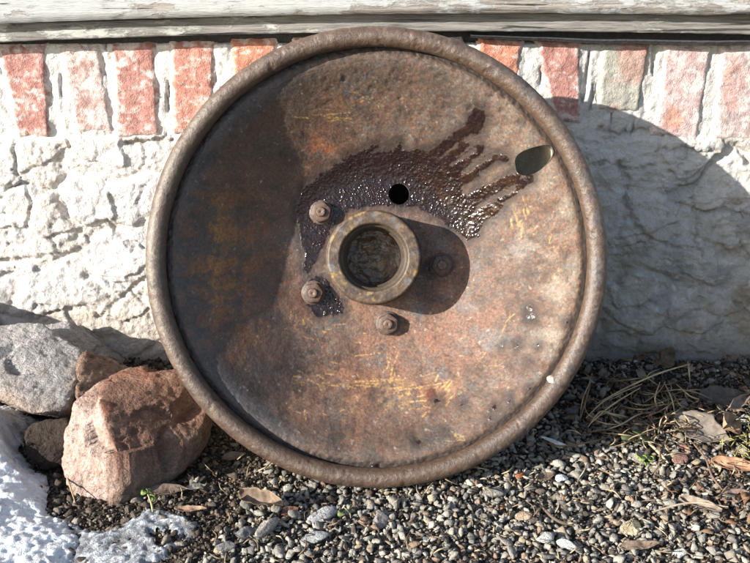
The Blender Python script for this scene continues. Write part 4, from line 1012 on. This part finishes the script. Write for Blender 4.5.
# ------------------------------------------------------------------ leaves
def leaf(px, py, L, W, rot, curl, colr, label, seed, lift=.006, tilt=(0, 0), torn=.15, bend=0.0):
    nu, nv = 40, 18
    s, t = np.meshgrid(np.linspace(0, 1, nu), np.linspace(-1, 1, nv), indexing='ij')
    prof_w = np.sin(np.pi * np.clip(s, 0.01, .99) ** .8) ** .75 * (1 + torn * fbm(s * .1, t * 0 + np.sign(t) * 2, size=.02, octaves=3, seed=seed))
    x = (s - .5) * L * .00106; y = t * prof_w * W * .00053
    z = curl * (t ** 2) * W * .0005 + bend * ((s - .5) ** 2) * L * .002 + .0018 * fbm(x, y, size=.012, octaves=3, seed=seed + 1) - .0006 * np.exp(-(t / .08) ** 2)
    y = y * (1 - .25 * abs(curl))
    P = np.stack([x, y, z], -1).reshape(-1, 3); n = len(P); th = .0005
    P2 = P.copy(); P2[:, 2] -= th
    F = grid_faces(nu, nv); F2 = F[:, ::-1] + n
    ring = [i * nv for i in range(nu)] + [(nu - 1) * nv + j for j in range(1, nv)] + [i * nv + nv - 1 for i in range(nu - 2, -1, -1)] + [j for j in range(nv - 2, 0, -1)]
    m = len(ring); side = np.array([[ring[k], ring[k] + n, ring[(k + 1) % m] + n, ring[(k + 1) % m]] for k in range(m)])
    b = fbm(P[:, 0], P[:, 1], size=.01, octaves=4, seed=seed + 2)
    colr = np.array(colr) * .72; colr = colr * .75 + colr.mean() * .25
    c = colr[None].repeat(n, 0) * (1 + .55 * b[:, None]); vein = np.abs(((s * 9 + np.abs(t) * 2) % 1) - .5).ravel()
    c *= (1 - .15 * sstep(.08, 0, vein))[:, None]; c *= (1 - .25 * np.exp(-(t.ravel() / .06) ** 2))[:, None]
    o = mesh_obj('leaf', np.vstack([P, P2]), np.vstack([F, F2, side]), M_leaf, colors=np.vstack([c, c]))
    g = on_z(px, py, .006); o.location = (g.x, g.y, float(ground_h(g.x, g.y)) + lift); o.rotation_euler = (tilt[0], tilt[1], rot)
    tag(o, label, 'leaf'); return o
leaf(262, 507, 46, 24, -.25, 1.1, (.30, .20, .125), 'curled tan leaf with a torn hollow, below the rim on the left', 1401, .013, (.5, 0), .3)
leaf(191, 511, 32, 9, .02, .5, (.33, .19, .11), 'narrow orange-brown leaf lying on the edge of the ice', 1402, .008, (.3, 0))
leaf(168, 491, 38, 16, .25, .3, (.20, .13, .09), 'dull brown leaf in the shade beside the reddish rock', 1403, .008, (.2, .1))
leaf(196, 489, 22, 8, .55, .4, (.38, .33, .25), 'small pale leaf scrap right of the dull brown leaf', 1404, .010, (.3, .2))
leaf(700, 436, 66, 46, -.75, .25, (.24, .19, .15), 'broad grey-brown torn leaf, half in sun near the right edge', 1405, .012, (.25, .1), .35)
leaf(727, 436, 38, 30, .9, .5, (.38, .22, .12), 'upright rust brown leaf on top of the torn grey one', 1406, .020, (.7, .2), .3)
leaf(736, 472, 52, 20, -.35, .6, (.42, .21, .10), 'long orange leaf lying at the right edge', 1407, .012, (.35, 0))
leaf(735, 415, 46, 16, .75, .7, (.26, .19, .14), 'folded brown leaf standing on edge above the others', 1408, .024, (.9, 0))
leaf(700, 507, 42, 14, -.55, .9, (.30, .23, .16), 'rolled tan leaf on the sunlit gravel at right', 1409, .009, (.3, 0))
leaf(735, 498, 34, 22, .3, .4, (.30, .19, .14), 'flat reddish brown leaf under the long orange one', 1410, .006, (.1, 0), .3)
leaf(661, 372, 40, 30, .9, .6, (.17, .11, .06), 'dark brown curled leaf leaning on the wall foot behind the dry grass', 1411, .022, (1.0, 0))
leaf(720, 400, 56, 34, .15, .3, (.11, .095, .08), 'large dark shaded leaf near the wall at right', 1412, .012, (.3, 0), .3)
leaf(640, 460, 20, 14, 1.0, .4, (.42, .36, .28), 'small cream leaf scrap at the edge of the sunlit gravel', 1413, .011, (.4, .2))
leaf(640, 545, 40, 12, .12, .3, (.27, .18, .12), 'brown leaf strip near the bottom edge below the tan stone', 1414, .010, (.15, 0))
leaf(545, 480, 20, 13, .5, .5, (.20, .13, .09), 'small brown leaf in the shade left of the ice crystals', 1415, .010, (.3, 0))
leaf(290, 514, 18, 12, .5, .5, (.20, .08, .05), 'dark red leaf scrap at the right tip of the curled tan leaf', 1416, .008, (.4, 0))
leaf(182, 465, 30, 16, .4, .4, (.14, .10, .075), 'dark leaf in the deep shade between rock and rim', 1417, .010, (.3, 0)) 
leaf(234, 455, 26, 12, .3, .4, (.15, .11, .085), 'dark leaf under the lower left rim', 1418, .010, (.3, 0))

def leaf_crumbs():
    R = np.random.default_rng(91); Vs = []; Fs = []; Cs = []; off = 0
    pal = [(.13, .085, .055), (.19, .125, .08), (.10, .07, .05), (.24, .18, .12), (.16, .085, .05), (.20, .17, .135)]
    for i in range(620):
        q = R.uniform()
        if q < .55: px, py = R.normal(665, 60), R.normal(402, 24)
        elif q < .78: px, py = R.normal(735, 30), R.normal(480, 40)
        elif q < .88: px, py = R.uniform(140, 330), R.uniform(445, 540)
        else: px, py = R.uniform(330, 760), R.uniform(470, 590)
        if py < 364: continue
        g = on_z(px, py, .006)
        if g.y > -.008: continue
        n = R.integers(6, 10); L = R.uniform(.0022, .0075) * (1.3 if q < .78 else .8); W = L * R.uniform(.35, .8)
        a = np.sort(R.uniform(0, 2 * np.pi, n)); r = R.uniform(.65, 1.1, n)
        P = np.stack([L * r * np.cos(a), W * r * np.sin(a), .0012 * R.normal(size=n) + .0014 * np.cos(a * 2)], 1); P = np.vstack([[0, 0, -.0008], P])
        ang = R.uniform(0, 6.28); tx, ty = R.normal(0, .45, 2)
        M = np.array(Matrix.Rotation(ang, 3, 'Z') @ Matrix.Rotation(tx, 3, 'X') @ Matrix.Rotation(ty, 3, 'Y'))
        T = P @ M.T + np.array([g.x, g.y, float(ground_h(g.x, g.y)) + R.uniform(.006, .011)])
        B = T - np.array([0, 0, .0004]); k = n + 1
        f = [(0, 1 + j, 1 + (j + 1) % n) for j in range(n)] + [(k, k + 1 + (j + 1) % n, k + 1 + j) for j in range(n)] + [(1 + j, k + 1 + j, k + 1 + (j + 1) % n) for j in range(n)] + [(1 + j, k + 1 + (j + 1) % n, 1 + (j + 1) % n) for j in range(n)]
        Vs.append(np.vstack([T, B])); Fs.append(np.array(f) + off); off += 2 * k
        Cs.append(np.broadcast_to(np.array(pal[R.integers(len(pal))]) * R.uniform(.8, 1.25), (2 * k, 3)))
    o = mesh_obj('leaf_litter', np.vstack(Vs), np.vstack(Fs), M_leaf, colors=np.vstack(Cs), smooth=False)
    tag(o, 'brown crumbled leaf fragments strewn near the wall foot and right edge', 'litter', kind='stuff')
leaf_crumbs()

# ------------------------------------------------------------------ stalks, twigs, sprouts
def gp(px, py, z=.0):
    q = on_z(px, py, z); return Vector((q.x, q.y, max(z, float(ground_h(q.x, q.y)) + .003)))
def curve3(pts, k=8):
    pts = [Vector(p) for p in pts]; out = []
    P = [pts[0] * 2 - pts[1]] + pts + [pts[-1] * 2 - pts[-2]]
    for i in range(1, len(P) - 2):
        for j in range(k):
            t = j / k; a, b, c, d = P[i - 1], P[i], P[i + 1], P[i + 2]
            out.append(.5 * ((2 * b) + (c - a) * t + (2 * a - 5 * b + 4 * c - d) * t * t + (3 * b - a - 3 * c + d) * t ** 3))
    out.append(pts[-1]); return out
def strands(name, lines, label, cat, seed, mat=None, kind='stuff', sides=5):
    R = np.random.default_rng(seed); Vs = []; Fs = []; Cs = []; off = 0
    for pts, r, c in lines:
        V, F = tube(curve3(pts), r, sides); Vs.append(V); Fs.append(np.array(F) + off); off += len(V); Cs.append(np.broadcast_to(np.array(c) * R.uniform(.75, 1.2), (len(V), 3)))
    o = mesh_obj(name, np.vstack(Vs), np.vstack(Fs), mat or M_straw, colors=np.vstack(Cs)); tag(o, label, cat, kind=kind); return o
ST = (.34, .27, .17); BRN = (.17, .12, .075)
R = np.random.default_rng(31)
lines = []
manual = [
    ([(586, 418, .02), (606, 400, .03), (642, 384, .03)], .0010, ST), ([(590, 424, .02), (612, 405, .035), (640, 388, .03)], .0009, ST), ([(588, 427, .015), (600, 412, .03), (612, 414, .03), (628, 417, .015)], .0011, (.40, .34, .25)),
    ([(596, 404, .01), (630, 386, .03), (660, 373, .04), (690, 364, .03)], .0012, ST), ([(688, 362, .03), (689, 372, .03), (690, 384, .01)], .0011, (.42, .35, .24)), ([(605, 430, .01), (622, 424, .02), (640, 414, .02), (662, 412, .01)], .0011, (.36, .30, .22)),
    ([(660, 382, .035), (655, 398, .03), (658, 410, .015)], .0009, ST), ([(664, 382, .035), (672, 400, .03), (676, 420, .01)], .0009, ST), ([(676, 384, .035), (690, 396, .03), (699, 400, .02), (692, 404, .01)], .0009, ST),
    ([(672, 392, .02), (680, 405, .025), (690, 410, .01)], .0008, ST), ([(648, 416, .02), (655, 428, .02), (652, 440, .01)], .0009, BRN), ([(658, 434, .01), (662, 418, .025), (672, 412, .02)], .0008, ST),
    ([(628, 432, .01), (645, 440, .012), (658, 452, .012), (668, 463, .012)], .0018, (.46, .38, .26)), ([(660, 450, .015), (659, 464, .01), (652, 474, .005)], .0011, BRN), ([(588, 432, .01), (610, 430, .012), (632, 436, .01)], .0010, BRN),
    ([(583, 372, .01), (590, 380, .025), (583, 398, .02), (580, 418, .005)], .0009, ST), ([(540, 440, .008), (560, 446, .014), (590, 442, .012), (612, 436, .008)], .0010, BRN), ([(680, 420, .02), (694, 428, .012), (700, 436, .006)], .0009, ST),
]
for pts, r, c in manual: lines.append(([gp(*p) for p in pts], r, c))
for i in range(85):
    cx = 645 + R.normal() * 34; cy = 408 + R.normal() * 19
    if cy < 372: cy = 380
    a = R.uniform(0, 6.28); l = R.uniform(10, 34); k = R.uniform(-.9, .9)
    p = [(cx + math.cos(a + k * (t - .5)) * l * (t - .5) * 1.6, cy + math.sin(a + k * (t - .5)) * l * (t - .5) * .8, .006 + .02 * math.sin(math.pi * t) * R.uniform(.3, 1.3)) for t in (0, .33, .66, 1)]
    lines.append(([gp(*q) for q in p], R.uniform(.00045, .0010), ST if R.uniform() < .55 else BRN))
strands('dry_grass', lines, 'tangled tuft of dead grass and rootlets at the wall foot right of the wheel', 'grass', 1)
lines = []
for i in range(150):
    cx = R.uniform(130, 760); cy = R.uniform(450, 575) if cx < 560 else R.uniform(400, 575)
    if cx < 330 and R.uniform() < .3: cy = R.uniform(440, 480)
    a = R.uniform(0, 6.28); l = R.uniform(6, 26); k = R.uniform(-.8, .8)
    if cx < 215 and cy > 495: continue
    p = [(cx + math.cos(a + k * (t - .5)) * l * (t - .5), cy + math.sin(a + k * (t - .5)) * l * (t - .5) * .7, .010 + .006 * math.sin(math.pi * t)) for t in (0, .5, 1)]
    lines.append(([gp(*q) for q in p], R.uniform(.0004, .0009), ST if R.uniform() < .4 else BRN))
strands('plant_litter', lines, 'scattered thin rootlets and stalk bits over the gravel', 'litter', 2)
# the clump of dry moss and roots at the right edge
lines = []
for i in range(50):
    cx = 745 + R.normal() * 12; cy = 442 + R.normal() * 12; a = R.uniform(0, 6.28); l = R.uniform(5, 16)
    p = [(cx + math.cos(a) * l * (t - .5), cy + math.sin(a) * l * (t - .5), .012 + .018 * R.uniform()) for t in (0, .5, 1)]
    lines.append(([gp(*q) for q in p], .0006, (.30, .27, .10)))
strands('moss', lines, 'small yellowish tuft of moss and stalks at the right edge', 'moss', 3)
def twig(pts, r, c, label, cat='twig'):
    P = [gp(*p) for p in pts]; base = P[0].copy(); V, F = tube(curve3([p - base for p in P]), r, 8)
    V = np.array(V); V += (.15 * r * fbm(V[:, 0], V[:, 1], V[:, 2], size=.004, octaves=2, seed=9))[:, None]
    o = mesh_obj('twig', V, F, M_straw, colors=np.full((len(V), 3), c)); o.location = base; tag(o, label, cat)
twig([(592, 373, .02), (588, 392, .02), (580, 420, .008)], .0011, (.22, .14, .08), 'thin upright twig between the wheel and the dead grass')
twig([(690, 440, .012), (705, 458, .014), (712, 476, .010), (724, 492, .008)], .0011, (.16, .10, .07), 'dark thin twig running down from the torn grey leaf')
twig([(652, 512, .012), (690, 503, .014), (728, 507, .010)], .0012, (.40, .33, .24), 'pale stalk lying across the sunlit gravel at right')
twig([(540, 505, .010), (556, 520, .014), (575, 526, .010)], .0016, (.10, .075, .055), 'short dark root piece in the gravel below the right rim')
twig([(64, 468, .01), (70, 486, .014), (75, 502, .008)], .0009, (.28, .17, .10), 'thin reddish stalk between the snow and the reddish rock')

def sprout(px, py, h, leaves, colr, label, stem=(.42, .36, .2)):
    b = gp(px, py, .004); root = empty('sprout', b); tag(root, label, 'sprout')
    if h:
        V, F = tube(curve3([(0, 0, 0), (-.001, .001, h * .5), (-.004, .002, h)]), .0011, 7); mesh_obj('stem', V, F, M_straw, root, np.full((len(V), 3), stem))
    for (dx, dy, dz, s, a, tl) in leaves:
        nn = 14; ang = np.linspace(0, 2 * np.pi, nn, endpoint=False); Rr = s * (1 + .18 * np.cos(3 * ang))
        V = [(0, 0, -.0006)] + [(r * math.cos(q), r * math.sin(q) * .85, .0012 * math.cos(2 * q)) for r, q in zip(Rr, ang)]
        V2 = [(x, y, z - .0005) for x, y, z in V]
        F = [(0, 1 + i, 1 + (i + 1) % nn) for i in range(nn)]; k = len(V)
        F += [(k, k + 1 + (i + 1) % nn, k + 1 + i) for i in range(nn)]
        F += [(1 + i, k + 1 + i, k + 1 + (i + 1) % nn) for i in range(nn)] + [(1 + i, k + 1 + (i + 1) % nn, 1 + (i + 1) % nn) for i in range(nn)]
        o = mesh_obj('leaf', V + V2, F, M_green, root, np.full((2 * k, 3), colr)); o.location = (dx, dy, dz); o.rotation_euler = (tl, .2, a)
sprout(153, 513, .022, [(-.008, .002, .024, .0032, 0, .6), (-.003, .003, .026, .0028, 1, .9), (.001, .002, .021, .0034, 2, .7), (.002, 0, .017, .0026, .3, .8)], (.16, .22, .06), 'tiny green sprout on a pale stem at the foot of the reddish rock')
sprout(644, 468, 0, [(-.004, 0, .012, .0036, 0, .5), (.002, .004, .013, .0038, 1, .4), (.006, -.002, .011, .0032, 2, .6), (0, -.006, .010, .0030, .3, .5), (-.007, .006, .012, .003, 1.3, .5), (.010, .004, .012, .0028, .9, .5)], (.22, .30, .07), 'bright green sprout at the edge of the sunlit gravel')
sprout(633, 446, 0, [(-.008, .002, .012, .0085, 0, .4), (.008, .006, .014, .0090, 1, .3), (.002, -.008, .010, .0075, 2, .5), (.012, -.004, .012, .007, .6, .5)], (.06, .08, .035), 'dark green rounded leaves in the shade below the dead grass')
sprout(345, 523, 0, [(-.004, 0, .012, .004, 0, .5), (.004, .003, .013, .0035, 1, .4)], (.13, .16, .06), 'small olive sprout among the gravel left of the rough grey stone')
